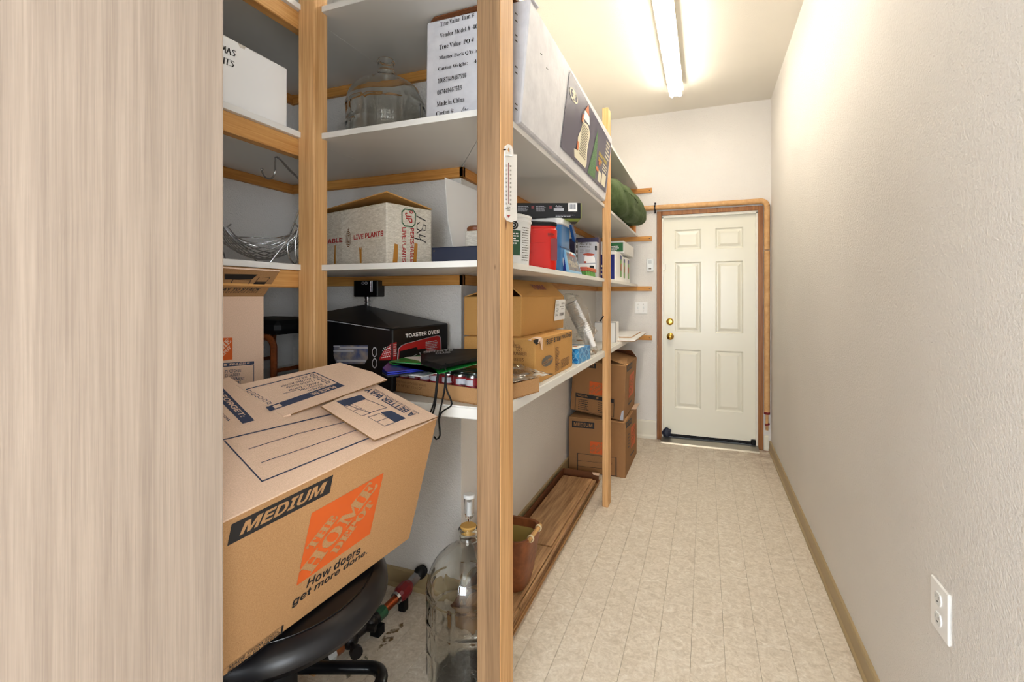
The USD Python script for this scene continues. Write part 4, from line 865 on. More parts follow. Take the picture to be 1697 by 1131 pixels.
for s in (-1, 1):
    part(t, 'moulded_grip', turned(frame(ex(sbox(-.006, .04, .012, .125).buffer(.004), .0012), (s * .066, -.0745, 0), (s, 0, 0), (0, 0, 1)) if s > 0 else frame(ex(sbox(-.012, .04, .006, .125).buffer(.004), .0012), (s * .050, -.0748, 0), (1, 0, 0), (0, 0, 1)), loc, RA), 'dark_red', label='grip with recess shade painted in dark red')  # thin dark red patch paints in the shade of the recess
part(t, 'embossed_plate', turned(frame(ex(sbox(-.026, .112, .026, .150).buffer(.002).union(Point(0, .15).buffer(.012)), .003), (0, -.0752, 0), (1, 0, 0), (0, 0, 1)), loc, RA), 'red_plastic')
parts(t, 'printed_text', [turned(frame(ex(fitin(greek(0, 0, 1, 1, 3, k), x0, .136, x0 + .03, .152), .0004), (0, -.0756, 0), (1, 0, 0), (0, 0, 1)), loc, RA) for k, x0 in ((1, -.075), (2, .042))], 'ink_black')

t = thing('blue_bucket', 'blue square bucket with a white lid and a dark blue handle', 'bucket', (-.722, 2.30, Z3))
loc = (-.722, 2.30, Z3)
part(t, 'bucket_body', turned(loft([(rsq(.178, .178, .03), 0), (rsq(.182, .182, .03), .005), (rsq(.196, .196, .032), .225)]), loc, 0), 'blue_plastic', smooth=35)
part(t, 'lid', turned(loft([(rsq(.200, .200, .034), .222), (rsq(.212, .212, .036), .226), (rsq(.212, .212, .036), .246), (rsq(.204, .204, .034), .252), (rsq(.18, .18, .03), .252)]), loc, 0), 'white_plastic', smooth=35)
hx = loc[0] + .104
part(t, 'handle', hull([(hx, 2.33, Z3 + .235), (hx + .012, 2.33, Z3 + .235), (hx, 2.36, Z3 + .24), (hx + .012, 2.36, Z3 + .24), (hx, 2.395, Z3 + .165), (hx + .016, 2.395, Z3 + .165), (hx, 2.415, Z3 + .19), (hx + .016, 2.415, Z3 + .19), (hx + .014, 2.40, Z3 + .155)]), 'blue_dark', smooth=35)
part(t, 'body_groove', rbox(loc[0] + .0935, loc[0] + .0965, 2.215, 2.385, Z3 + .115, Z3 + .121, .001), 'blue_dark')
ol_ = part(t, 'oval_label', frame(ex(affinity.scale(Point(0, 0).buffer(.03, 24), 1, 1.25), .0006), (loc[0] + .0925, 2.29, Z3 + .062), (0, 1, 0), (0, 0, 1)), 'paper_white')
part(ol_, 'label_mark', frame(ex(sbox(-.006, -.002, .006, .003), .0004), (loc[0] + .0931, 2.29, Z3 + .062), (0, 1, 0), (0, 0, 1)), 'ink_grey')

# black flat carton with a lime end on the white lid
E0 = np.array([-.543, 2.262, Z3 + .2525]); e1 = np.array([-.9307, -.3657, 0]); e2 = np.array([-.3657, .9307, 0])
t = thing('black_flat_carton', 'long flat black carton with lime green ends lying on the white lid', 'carton', E0 + e1 * .22)
hh = np.array([0, 0, .072]); dd = e2 * .19; ll = e1 * .42
part(t, 'carton_body', hexar([E0 + ll, E0, E0 + dd, E0 + ll + dd, E0 + ll + hh, E0 + hh, E0 + dd + hh, E0 + ll + dd + hh], .0015), 'black_card')
PBk = Plane(E0, E0 + ll, E0 + hh)
part(t, 'lime_end', hexar([E0 - e1 * .001 + e2 * .002, E0 - e1 * .003 + e2 * .002, E0 + dd - e1 * .003, E0 + dd - e1 * .001, E0 - e1 * .001 + e2 * .002 + hh, E0 - e1 * .003 + e2 * .002 + hh, E0 + dd - e1 * .003 + hh, E0 + dd - e1 * .001 + hh], .0004), 'lime', label='lime green end')
part(t, 'lime_underside', hexar([E0 + e1 * .12 + e2 * .01 - (0, 0, .0005), E0 + e2 * .01 - (0, 0, .0005), E0 + dd * .5 - (0, 0, .0005), E0 + e1 * .12 + dd * .5 - (0, 0, .0005), E0 + e1 * .12 + e2 * .01, E0 + e2 * .01, E0 + dd * .5, E0 + e1 * .12 + dd * .5], .0002), 'lime', label='lime green strip underneath')
bq = [E0 + ll, E0, E0 + hh, E0 + ll + hh]
part(t, 'fine_print', ink(union_all([greek(.30, .45, .42, .8, 6, 1, .35), greek(.50, .45, .62, .8, 6, 2, .35), greek(.72, .10, .94, .25, 2, 3), fitin(text('Outdoor', weight=700, shear=.3), .72, .72, .80, .85), U(.70, .48, .81, .66)]), bq, off=.001), 'grey_card')
parts(t, 'red_mark', [ink(U(a_, .62, a_ + .03, .82), bq, off=.001) for a_ in (.45, .65)], 'dark_red')
bar = union_all([U(x, .1, x + w, .9) for x, w in ((.1, .04), (.2, .1), (.36, .05), (.46, .1), (.62, .04), (.7, .1), (.85, .05))])
bl_ = part(t, 'barcode_label', ink(U(.86, .45, .96, 1), bq, off=.001), 'paper_white')
part(bl_, 'barcode', ink(fitin(bar, .87, .55, .95, .95), bq, off=.0016), 'ink_navy')

t = thing('light_blue_carton', 'small light blue carton with a landscape picture on its slanted side', 'carton', (-.625, 2.39, Z3))
B8 = [(-.665, 2.275, Z3), (-.600, 2.268, Z3), (-.597, 2.52, Z3), (-.665, 2.52, Z3), (-.665, 2.28, 1.562), (-.622, 2.272, 1.562), (-.618, 2.455, 1.556), (-.665, 2.46, 1.556)]
part(t, 'carton_body', hexar(B8, .002), 'sky_card')
part(t, 'blue_front', ink(U(.12, .08, .80, .88), [B8[0], B8[1], B8[5], B8[4]]), 'deep_blue', label='deep blue front panel')
part(t, 'front_oval', ink(affinity.scale(Point(.42, .7).buffer(.16), .7, 1).boundary.buffer(.03), [B8[0], B8[1], B8[5], B8[4]], off=.0012), 'grey_card')
sq_ = [B8[1], B8[2], B8[6], B8[5]]
lp_ = part(t, 'landscape_picture', ink(U(.06, .12, .94, .90), sq_), 'photo_card', label='printed landscape picture')
part(lp_, 'picture_cabin', ink(Polygon([(.3, .84), (.45, .92), (.8, .84), (.75, .78), (.35, .78)]), sq_, off=.0012), 'brick_red')
part(t, 'title', ink(union_all([fitin(text('A', 'serif'), .46, .60, .54, .70), fitin(text('CRYSTAL FALL', 'serif'), .08, .42, .90, .56), fitin(text('CODING', 'serif'), .28, .27, .72, .40)]), sq_, off=.0014), 'print_cream')
part(t, 'top_tear', ink(Polygon([(.3, .90), (.75, .90), (.7, 1), (.35, .98)]), sq_, off=.001), 'paper_white')

t = thing('heater_carton', 'grey appliance carton with a round white lamp picture on the middle board', 'carton', (-.67, 2.98, Z3))
part(t, 'carton_body', rbox(-.745, -.610, 2.95, 3.02, Z3, 1.668, .002), 'grey_card')
hq = planeY(2.95).quad((958, 452), (993, 452), (993, 401), (958, 399))
part(t, 'side_strip', ink(union_all([U(-.10, .30, -.01, 1)]), hq), 'ink_grey')
parts(t, 'side_icon', [ink(U(-.08, y, -.03, y + .07), hq, off=.0012) for y in (.4, .55, .7, .85)], 'paper_white')
part(t, 'white_base', ink(U(.0, .02, .82, .28), hq, off=.0008), 'paper_white')
part(t, 'title', ink(union_all([fitin(text('HEAT WITH', weight=800), .08, .86, .62, .95), greek(.08, .79, .6, .85, 1, 1), greek(.1, .62, .3, .75, 4, 2, .3), greek(.36, .62, .6, .75, 4, 3, .3)]), hq, off=.001), 'ink_grey')
part(t, 'lamp_picture', ink(union_all([Polygon([(.3, .30), (.3, .46), (.35, .56), (.7, .58), (.8, .48), (.82, .32)])]), hq, off=.0012), 'paper_white')
parts(t, 'lamp_top', [ink(affinity.scale(Point(.52, .575).buffer(.28), 1, .14), hq, off=.0015), ink(U(.28, .30, .4, .36), hq, off=.0015)], 'brick_red')
parts(t, 'corner_mark', [ink(U(.56, .07, .76, .22), hq, off=.0015), ink(U(.80, .72, .9, .86), hq, off=.0015)], 'ink_black')
single('purple_grey_carton', 'plain purple grey carton behind the grey appliance carton', 'carton', rbox(-.80, -.615, 3.03, 3.105, Z3, 1.705, .003), 'print_purple')

t = thing('scrub_brush', 'scrub brush with brick red block and green bristles at the board edge', 'brush', (-.615, 2.76, Z3))
bb_ = part(t, 'brush_block', rbox(-.64, -.598, 2.64, 2.885, Z3 + .026, Z3 + .048, .004), 'brick_red')
part(bb_, 'block_studs', [cyl((-.5985, y, Z3 + z_), (-.5965, y, Z3 + z_), .003, 6) for y in np.arange(2.65, 2.88, .016) for z_ in (.032, .041)], 'print_orange', kind='stuff')
rg = random.Random(5); tf = []
for y in np.arange(2.65, 2.88, .021):
    for x in (-.632, -.619, -.606):
        tf.append(cyl((x, y, Z3 + .027), (x + rg.uniform(-.003, .003), y + rg.uniform(-.004, .004), Z3 + .0002), .0055, 6, .0082))
part(t, 'bristles', tf, 'bristle_green', kind='stuff')

# white packs behind the far post
def pack(name, label, x0, x1, y0, y1, z0, z1, spine, sy0, sy1, front=None):
    t = thing(name, label, 'pack', ((x0 + x1) / 2, (y0 + y1) / 2, z0))
    part(t, 'pack_body', rbox(x0, x1, y0, y1, z0, z1, .006), 'paper_white')
    q = [(x1, y0, z0), (x1, y1, z0), (x1, y1, z1), (x1, y0, z1)]
    if spine:
        gs_ = part(t, 'green_stripe', ink(U(sy0, .18, sy1, .92), q), 'green_leaf', label='green printed stripe')
        part(gs_, 'stripe_mark', ink(union_all([U(sy0, .78, sy1, .92)]), q, off=.0012), 'deep_blue')
        part(gs_, 'stripe_text', ink(U(sy0 + (sy1 - sy0) * .25, .40, sy1 - (sy1 - sy0) * .2, .64), q, off=.0012), 'brick_red')
    if front:
        q = [(x0, y0, z0), (x1, y0, z0), (x1, y0, z1), (x0, y0, z1)]
        fr_ = part(t, 'front_print', ink(U(*front[1]), q), front[0], label='printed front')
        part(fr_, 'front_text', ink(greek(front[1][0] + .1, front[1][1] + .1, front[1][2] - .1, front[1][1] + .5, 3, 7), q, off=.0012), 'paper_white')
    return t
pack('white_pack', 'white pack with a dark blue front, nearest of the packs behind the far post', -.86, -.636, 3.78, 4.12, Z3, 1.688, True, .62, .86, ('deep_blue', (.25, .08, .96, .88)))
pack('white_pack', 'narrow white pack squeezed between two others behind the far post', -.86, -.640, 4.13, 4.31, Z3, 1.672, True, .4, .8)
pack('white_pack', 'white pack closest to the end wall on the middle board', -.86, -.638, 4.33, 4.56, Z3, 1.676, True, .35, .75)
pack('green_label_pack', 'cream pack with a big green label lying on top of the white packs', -.92, -.612, 4.05, 4.62, 1.690, 1.790, False, 0, 0, ('green_pack', (.55, .14, .97, .86)))

# green bag and orange container on the board above
m = trimesh.creation.icosphere(4, 1.0); v = np.array(m.vertices)
s = np.sign(v) * np.abs(v) ** .72
w = np.c_[s[:, 0] * .165, s[:, 1] * .62, s[:, 2] * .150]
tpr = 1 - .25 * (s[:, 1] + 1) / 2
w[:, 2] *= tpr; w[:, 0] *= (1 - .1 * (s[:, 1] + 1) / 2)
fold = meshkit.fbm(np.c_[w[:, 0] * 5, w[:, 1] * 9 + w[:, 2] * 6, w[:, 2] * 5], 4, 11) - .5
w += v * (fold * .07 + .009 * np.abs(np.sin(w[:, 1] * 17 + w[:, 2] * 22 + fold * 6)) * (s[:, 1] < .5))[:, None]
w += np.array([-.70, 4.0, Z2 + .145]); w[:, 0] += .10 * (s[:, 1] + 1) / 2
w[:, 2] = np.where(w[:, 0] > -.60, w[:, 2] - .03 * (w[:, 0] + .60) / .15, w[:, 2]); w[:, 2] = np.where((w[:, 2] < Z2 + .001) & (w[:, 0] < SFX + .005), Z2 + .001, w[:, 2]); w[:, 0] = np.maximum(w[:, 0], XLW + .01); w[:, 2] = np.minimum(w[:, 2], Z1 - TH - .01)
t = thing('green_canvas_bag', 'stuffed olive green canvas bag bulging off the upper board', 'bag', (-.70, 4.0, Z2))
part(t, 'bag_body', trimesh.Trimesh(w, m.faces, process=False), 'canvas_green', smooth=50)
a = np.linspace(-1.1, 2.0, 24); ei = 3.99
part(t, 'seam', tube(spline([(-.545, 3.6, Z2 + .18), (-.50, 3.9, Z2 + .165), (-.505, 4.2, Z2 + .15), (-.52, 4.45, Z2 + .125), (-.57, 4.565, Z2 + .11)], 24), .004, 6), 'canvas_green', smooth=60)
t = thing('orange_container', 'orange container with black cap under the end of the green bag', 'container', (-.66, 4.68, Z2))
part(t, 'container_body', loft([(affinity.translate(rsq(.10, .13, .025), -.655, 4.69), Z2), (affinity.translate(rsq(.10, .13, .025), -.655, 4.69), Z2 + .085), (affinity.translate(rsq(.06, .09, .02), -.655, 4.69), Z2 + .11)]), 'orange_plastic', smooth=40)
part(t, 'cap', cyl((-.64, 4.70, Z2 + .11), (-.64, 4.70, Z2 + .135), .018, 14), 'black_matte', smooth=40)

# ================================================================== corridor bays, counter
ZB = 1.174
t = thing('stew_carton', 'brown carton with black stew lettering and a torn corner on the counter', 'carton', (-.765, 2.09, Z4))
S8 = [(-.925, 1.81, Z4), (-.613, 1.807, Z4), (-.611, 2.37, Z4), (-.925, 2.37, Z4), (-.925, 1.81, ZB), (-.614, 1.812, ZB), (-.611, 2.37, ZB), (-.925, 2.37, ZB)]
part(t, 'carton_body', hexar(S8, .004), 'cardboard_gold')
PSx, PSy = planeX(-.6115), planeY(1.808)
parts(t, 'title', [ink(text('BEEF STEW', weight=700, shear=-.1), PSx.quad((905, 571.5), (928.5, 564.5), (928.5, 557), (905, 563)), off=.002), ink(text('POUCHED', weight=700, shear=-.1), PSx.quad((930, 562), (946.5, 557.5), (946.5, 550.5), (930, 555.5)), off=.002)], 'ink_black')
part(t, 'round_logo', ink(affinity.rotate(union_all([affinity.scale(Point(.5, .5).buffer(.5, 24), .9, 1).difference(U(0, .32, 1, .62)), fitin(text('MEALS', weight=800), .12, .36, .88, .58), affinity.scale(Point(.5, .5).buffer(.52, 24), .95, 1).boundary.buffer(.03)]), 20, origin=(.5, .5)), PSx.quad((897.5, 610), (915, 603), (915.5, 587), (897.5, 594)), off=.002), 'ink_grey')
parts(t, 'printed_panel', [ink(union_all([greek(0, 0, 1, 1, 16, 3, .45), U(0, .28, 1, .31), U(0, .70, 1, .72)]), PSx.quad((919.5, 617), (926.5, 613.5), (927, 573.5), (920, 576)), off=.002), ink(greek(0, 0, 1, 1, 9, 4, .5), PSx.quad((928.5, 612), (944, 602.5), (944, 589.5), (929, 596)), off=.002)], 'ink_brown')
parts(t, 'end_text', [ink(text(w_, weight=500), PSy.quad((x0, y0), (x1, y0 + 1), (x1, y0 - 4.6), (x0, y0 - 5.6)), off=.002) for w_, x0, x1, y0 in (('PROD.', 840, 853, 569), ('00526', 848, 863, 576), ('LOT', 856, 866.5, 581.5), ('NUMBER', 848, 873, 588.5), ('08 03', 852, 868, 598.5), ('(680 G)', 845, 869, 608))], 'ink_brown')
tq = [(-.66, 1.806, ZB - .001), (-.630, 1.803, ZB - .028), (-.612, 1.812, ZB - .045), (-.6105, 1.86, ZB - .020), (-.6105, 1.90, ZB - .001)]
part(t, 'torn_hole', ink(Polygon([(.0, .85), (.35, 1), (.8, .9), (1, .5), (.8, .1), (.45, .0), (.2, .35)]), PSx.quad((882, 573), (894, 570), (894, 561), (882, 563.5)), off=.0025), 'black_matte', label='dark hole torn in the corner')
parts(t, 'torn_corner', [sheet([(-.640, 1.802, ZB - .004), (-.612, 1.806, ZB - .010), (-.606, 1.835, ZB - .016), (-.600, 1.85, ZB + .004), (-.62, 1.83, ZB + .006)], .003, (.5, -.5, .7)), sheet([(-.609, 1.855, ZB - .002), (-.606, 1.885, ZB - .004), (-.605, 1.872, ZB - .05)], .003, (1, -.2, 0))], 'cardboard_pale', label='pale torn cardboard')
# carton above, with its flap up
t = thing('flapped_carton', 'brown carton with a white shipping label stacked on the stew carton', 'carton', (-.81, 2.17, ZB))
F8 = [(-.95, 1.86, ZB), (-.694, 1.865, ZB), (-.690, 2.49, ZB), (-.95, 2.49, ZB), (-.95, 1.86, 1.338), (-.690, 1.868, 1.339), (-.687, 2.49, 1.339), (-.95, 2.49, 1.338)]
part(t, 'carton_body', hexar(F8, .003), 'cardboard_gold')
ffl = [(-.690, 1.873, 1.340), (-.687, 2.487, 1.340), (-.760, 2.49, 1.411), (-.776, 1.875, 1.411)]
ff_ = part(t, 'flap', sheet(ffl, .004, np.array([.7, 0, .7])), 'cardboard_gold')
part(t, 'flap', sheet([(-.95, 1.873, 1.340), (-.95, 2.487, 1.340), (-.835, 2.487, 1.375), (-.83, 1.876, 1.375)], .004, (0, 0, 1)), 'cardboard_gold')
FFP = Plane(*ffl[:3])
part(ff_, 'flap_print', ink(text('TUNA', weight=900), FFP.quad((884.5, 480), (905.5, 481), (900, 473.5), (877, 472)), off=.002), 'dark_red')
LP = planeX(-.6875)
sl_ = part(t, 'shipping_label', ink(U(0, 0, 1, 1), LP.quad((917.5, 532), (934.5, 529), (936, 496.5), (920, 497)), off=.003), 'paper_white', label='white shipping label')
lqd = LP.quad((917.5, 532), (934.5, 529), (936, 496.5), (920, 497))
part(sl_, 'label_text', ink(union_all([greek(.06, .2, .36, .95, 11, 6, .3), greek(.45, .62, .9, .7, 1, 1, .4), greek(.6, .5, .9, .58, 2, 2, .3), fitin(bar, .55, .75, .95, .86), fitin(bar, .40, .18, .92, .36)]), lqd, off=.0036), 'ink_grey')

t = thing('tissue_box', 'blue patterned tissue box on the counter edge', 'tissue box', (-.65, 2.58, Z4))
tb0, ta, tl = np.array([-.600, 2.462, Z4]), np.array([-.10, .035, 0]) * 1.08, np.array([.006, .235, 0])
th_ = np.array([0, 0, .074])
part(t, 'box_body', hexar([tb0 + ta, tb0, tb0 + tl, tb0 + ta + tl, tb0 + ta + th_, tb0 + th_, tb0 + tl + th_, tb0 + ta + tl + th_], .002), 'tissue_blue')
topq = [tb0 + th_ + ta * .12 + tl * .06, tb0 + th_ + ta * .12 + tl * .8, tb0 + th_ + ta * .88 + tl * .8, tb0 + th_ + ta * .88 + tl * .06]
to_ = part(t, 'top_film', ink(rsq(1, 1, .2).buffer(0) if False else affinity.translate(rsq(1, 1, .2), .5, .5), topq, off=.001), 'paper_white')
part(to_, 'top_mark', ink(Point(.5, .5).buffer(.14), topq, off=.0018), 'print_orange')
wv = union_all([strokes([[(x + .09 * math.sin(k * .9 + ph), k / 10) for k in range(11)] for x, ph in ((.15, 0), (.34, 3.1), (.55, 0), (.74, 3.1), (.92, 0))], .022)] )
parts(t, 'pattern', [ink(wv.intersection(U(0, 0, 1, 1)), [tb0 + ta, tb0, tb0 + th_, tb0 + ta + th_]), ink(wv.intersection(U(0, 0, 1, 1)), [tb0, tb0 + tl, tb0 + tl + th_, tb0 + th_])], 'sky_card')

# foam cups in a clear bag
def cup_mesh():
    return lathe([(0, 0), (.026, 0), (.0265, .003), (.038, .088), (.0405, .089), (.041, .092), (.039, .0945), (.037, .092), (.0255, .006), (0, .006)], (0, 0, 0), 20)
def cups(base, d, n, which):
    d = np.array(d, float) / np.linalg.norm(d); ang = math.acos(d[2]); az = math.atan2(d[1], d[0])
    R = trimesh.transformations.rotation_matrix(ang, [-math.sin(az), math.cos(az), 0])
    for i in range(n):
        lab = f'{ORD[n - 1 - i]} white foam cup from the top of the {which} stack inside the clear bag'
        x = UsdGeom.Xform.Define(stage, '/World/' + num('/World', 'foam_cup')); m4 = R.copy(); m4[:3, 3] = np.array(base) + d * (.0135 * i)
        x.AddTransformOp().Set(Gf.Matrix4d(m4.T.tolist())); meta(x.GetPrim(), lab, 'cup', 'foam cups of the ' + which + ' stack')
        p = str(x.GetPath()); LOC[p] = np.zeros(3); part(p, 'cup', cup_mesh(), 'foam', smooth=40)
cups((-.632, 2.92, Z4 + .040), (-.09, -.03, .20), 16, 'long slanting')
cups((-.73, 2.70, Z4 + .038), (-.12, -.02, .25), 6, 'short left')
bagp = hull([(-.62, 2.55, Z4 + .002), (-.62, 3.06, Z4 + .002), (-.95, 2.55, Z4 + .002), (-.95, 3.08, Z4 + .002), (-.66, 2.62, Z4 + .16), (-.64, 3.06, Z4 + .14), (-.95, 2.56, Z4 + .37), (-.80, 2.57, Z4 + .36), (-.93, 3.02, Z4 + .26), (-.72, 3.0, Z4 + .35)])
for _ in range(4): bagp = bagp.subdivide()
v = np.array(bagp.vertices); dn = np.stack([meshkit.fbm(v * 16, 4, 20 + k) - .5 for k in range(3)], 1)
v = v + .06 * dn; v[:, 2] = np.maximum(v[:, 2], Z4 + .001); v[:, 0] = np.clip(v[:, 0], XLW + .003, -.60)
t = thing('clear_plastic_bag', 'crumpled clear plastic bag holding stacks of foam cups', 'bag', (-.78, 2.78, Z4))
part(t, 'bag_film', trimesh.Trimesh(v, bagp.faces, process=False), 'film', smooth=25)
part(t, 'tie', tube([atY(994, 533, 2.99), atY(997, 529, 2.99), atY(1000, 524, 3.0)], .004, 6), 'black_matte')

t = thing('small_white_box', 'small white box with black edges on the counter behind the far post', 'box', (-.70, 3.78, Z4))
part(t, 'box_body', rbox(-.78, -.625, 3.70, 3.86, Z4, 1.142, .0015), 'paper_white')
parts(t, 'black_edge', [box(-.6255, -.6235, 3.6985, 3.706, Z4 + .001, 1.141), box(-.78, -.6235, 3.6985, 3.72, 1.1405, 1.1428)], 'ink_black')
for k, (lab, px, z_, th_) in enumerate((('bottom flat cardboard sheet overhanging the far end of the counter', [(1024, 565), (1052.5, 564.5), (1071, 551), (1040, 551)], Z4 + .0005, .010), ('upper flat cardboard sheet on the pile at the far counter end', [(1024, 558.5), (1046.5, 558), (1062, 549), (1040, 549)], Z4 + .011, .012))):
    p = [atZ(*q, z_ + th_) for q in px]
    p[0][0] = p[3][0] = -.93
    for q in p: q[1] = min(q[1], YB - .025)
    t = thing('flat_board', lab, 'board', np.mean(p, 0))
    part(t, 'board_face', sheet(p, .003, (0, 0, 1)), 'paper_white')
    part(t, 'board_core', sheet([np.array(q) - (.001, 0, .003) for q in p], th_ - .003, (0, 0, 1)), 'cardboard')

# ================================================================== under the counter, far end: two moving cartons
t = thing('lower_moving_carton', 'brown moving carton on the floor, bottom of the stack behind the far post', 'carton', (-.76, 3.97, 0))
L8 = [(-.978, 3.68, 0), (-.545, 3.665, 0), (-.543, 4.28, 0), (-.978, 4.29, 0), (-.978, 3.68, .412), (-.545, 3.665, .410), (-.543, 4.28, .410), (-.978, 4.29, .412)]
part(t, 'carton_body', hexar(L8, .004), 'cardboard_deep')  # deeper brown on both stacked cartons has their shade put into the colour
def bar_print(word, **k): return U(0, 0, 1, 1).difference(fitin(text(word, weight=800, **k), .08, .22, .92, .80))
LX, LY = planeX(-.5435), Plane(L8[0], L8[1], L8[5])
parts(t, 'size_bar', [ink(bar_print('MEDIUM'), LY.quad((948, 708.5), (985, 711), (985, 701), (948, 697.5)), off=.001), ink(bar_print('MEDIUM'), LX.quad((1037.5, 711), (1046.5, 701.5), (1046.5, 692), (1037.5, 701)), off=.001)], 'ink_black')
parts(t, 'orange_square', [ink(depot_shape(), LY.quad((978, 751), (1000.5, 754.5), (1000.5, 734), (978, 731.5)), off=.001), ink(depot_shape(), LX.quad((1045.5, 744), (1052.5, 733), (1052.5, 700), (1045.5, 709)), off=.001)], 'ink_orange')
parts(t, 'line_frame', [ink(union_all([U(0, 0, 1, 1).boundary.buffer(.012), U(0, .32, .85, .335), U(0, .62, .9, .635)]), LY.quad((957, 783), (1021, 789), (1021, 759), (957, 751.5)), off=.001), ink(greek(0, 0, 1, 1, 5, 2, .4), LX.quad((1040, 745), (1043.5, 741), (1043.5, 715), (1040, 719)), off=.001), ink(U(0, 0, 1, 1), LX.quad((1044.5, 757), (1050.5, 748), (1050.5, 745.5), (1044.5, 754)), off=.001)], 'ink_black')
part(t, 'flap', [sheet([(-.97, 3.67, .413), (-.55, 3.655, .411), (-.55, 3.86, .416), (-.97, 3.86, .416)], .003, (0, 0, 1))], 'cardboard')
part(t, 'flap', sheet([(-.60, 4.10, .412), (-.525, 4.09, .420), (-.52, 4.30, .424), (-.60, 4.29, .414)], .003, (0, 0, 1)), 'cardboard_pale')
t = thing('upper_moving_carton', 'brown moving carton leaning on top of the lower one behind the far post', 'carton', (-.76, 3.97, .42))
U8 = [(-.985, 3.755, .452), (-.561, 3.672, .418), (-.560, 4.27, .418), (-.972, 4.32, .440), (-.955, 3.72, .835), (-.540, 3.655, .827), (-.538, 4.26, .822), (-.955, 4.31, .835)]
_up = Plane(U8[0], U8[1], U8[5]); _y = _up.p[1] - ((U8[4][0] - _up.p[0]) * _up.n[0] + (U8[4][2] - _up.p[2]) * _up.n[2]) / _up.n[1]; U8[4] = (U8[4][0], _y, U8[4][2])
_up = Plane(U8[1], U8[5], U8[2]); _x = _up.p[0] - ((U8[6][1] - _up.p[1]) * _up.n[1] + (U8[6][2] - _up.p[2]) * _up.n[2]) / _up.n[0]; U8[6] = (_x, U8[6][1], U8[6][2])
part(t, 'carton_body', hexar(U8, .004), 'cardboard_deep')
UY, UX = Plane(U8[0], U8[1], U8[5]), Plane(U8[1], U8[2], U8[5])
parts(t, 'size_bar', [ink(bar_print('MEDIUM'), UY.quad((945, 606), (988, 611), (988, 601), (945, 596)), off=.002), ink(bar_print('MEDIUM'), UX.quad((1038.5, 617), (1047, 609.5), (1047.5, 600), (1039, 607.5)), off=.002)], 'ink_black')
parts(t, 'orange_square', [ink(depot_shape(), UY.quad((976.5, 653), (1000, 656.5), (1001, 636), (977.5, 632)), off=.002), ink(depot_shape(), UX.quad((1041, 661), (1049.5, 650), (1050.5, 614), (1043, 623)), off=.002)], 'ink_orange')
parts(t, 'place_bar', [ink(U(0, 0, 1, 1).difference(union_all([fitin(text('PLACE IN:', weight=800), .03, .25, .32, .75), U(.55, .3, .60, .75)])), UY.quad((954, 657.5), (1018, 668.5), (1018, 662), (954, 651)), off=.002), ink(union_all([U(-.004, 0, .008, 1), U(.99, 0, 1.004, 1), U(0, -.01, 1, .01), fitin(greek(0, 0, 1, 1, 6, 9, .4), .08, .1, .38, .92), fitin(greek(0, 0, 1, 1, 6, 5, .4), .60, .1, .85, .92)]), UY.quad((953, 679.5), (1017, 692), (1018, 668.5), (954, 657.5)), off=.002), ink(U(0, 0, 1, 1), UX.quad((1041, 672), (1046.5, 665), (1046.5, 662), (1041, 669)), off=.002)], 'ink_black')
part(t, 'flap', sheet([(-.95, 3.725, .836), (-.542, 3.66, .829), (-.56, 3.90, .858), (-.94, 3.95, .862)], .004, (0, 0, 1)), 'cardboard')
part(t, 'flap', sheet([(-.541, 3.68, .829), (-.539, 4.25, .824), (-.70, 4.25, .884), (-.70, 3.70, .880)], .004, (.3, 0, .95)), 'cardboard')
part(t, 'flap', sheet([(-.94, 4.30, .836), (-.54, 4.25, .824), (-.56, 4.10, .895), (-.93, 4.14, .895)], .004, (0, 0, 1)), 'cardboard_dark')
part(t, 'packing_tape', ink(U(0, 0, 1, 1), UY.quad((1027, 697), (1033, 697), (1034, 680), (1030.5, 682)), off=.003), 'grey_card')

# ================================================================== planks in their carton, basket
t = thing('plank_carton', 'long open brown carton lying along the wall with wood floor planks in it', 'carton', (-.82, 2.6, 0))
c0, c1, y0, y1 = -.962, -.705, 1.77, 3.49
part(t, 'carton_bottom', box(c0, c1, y0, y1, .0, .004), 'cardboard')
part(t, 'carton_side', hexa([(c1 - .004, y0, .004), (c1, y0, .004), (c1, y1, .004), (c1 - .004, y1, .004), (c1 + .012, y0, .026), (c1 + .016, y0, .026), (c1 + .012, y1, .040), (c1 + .008, y1, .040)]), 'cardboard')
part(t, 'carton_side', hexa([(c0, y0, .004), (c0 + .004, y0, .004), (c0 + .004, y1, .004), (c0, y1, .004), (c0 - .008, y0, .075), (c0 - .004, y0, .075), (c0 - .004, y1, .08), (c0 - .008, y1, .08)]), 'cardboard_dark')
part(t, 'carton_end', hexa([(c0, y1 - .004, .004), (c1, y1 - .004, .004), (c1, y1, .004), (c0, y1, .004), (c0, y1 - .004, .082), (c1, y1 - .004, .078), (c1, y1, .078), (c0, y1, .082)]), 'cardboard_dark')
part(t, 'carton_end', box(c0, c1, y0, y0 + .004, .004, .060), 'cardboard')
part(t, 'torn_flap', sheet([(c1 - .03, y1 - .05, .080), (c1 + .006, y1 - .05, .079), (c1 + .006, y1 - .004, .079), (c1 - .05, y1 - .004, .080)], .003, (0, 0, 1)), 'cardboard_pale')
G1 = 'wood floor planks in the long carton'
def planks(x0, x1, ya, yb, z0, lab):
    m = rbox(x0, x1, ya, yb, z0, z0 + .0135, .0012)
    single('floor_plank', lab, 'plank', [m, box(x0 + .004, x1 - .002, ya + .002, yb - .002, z0 + .004, z0 + .0095)], 'plank', group=G1)
planks(-.955, -.715, 1.80, 3.44, .0045, 'bottom wood plank of the pile in the long carton')
planks(-.952, -.722, 1.84, 3.42, .0182, 'second lowest wood plank of the pile in the long carton')
planks(-.950, -.716, 1.82, 3.43, .0319, 'third wood plank from the bottom in the long carton')
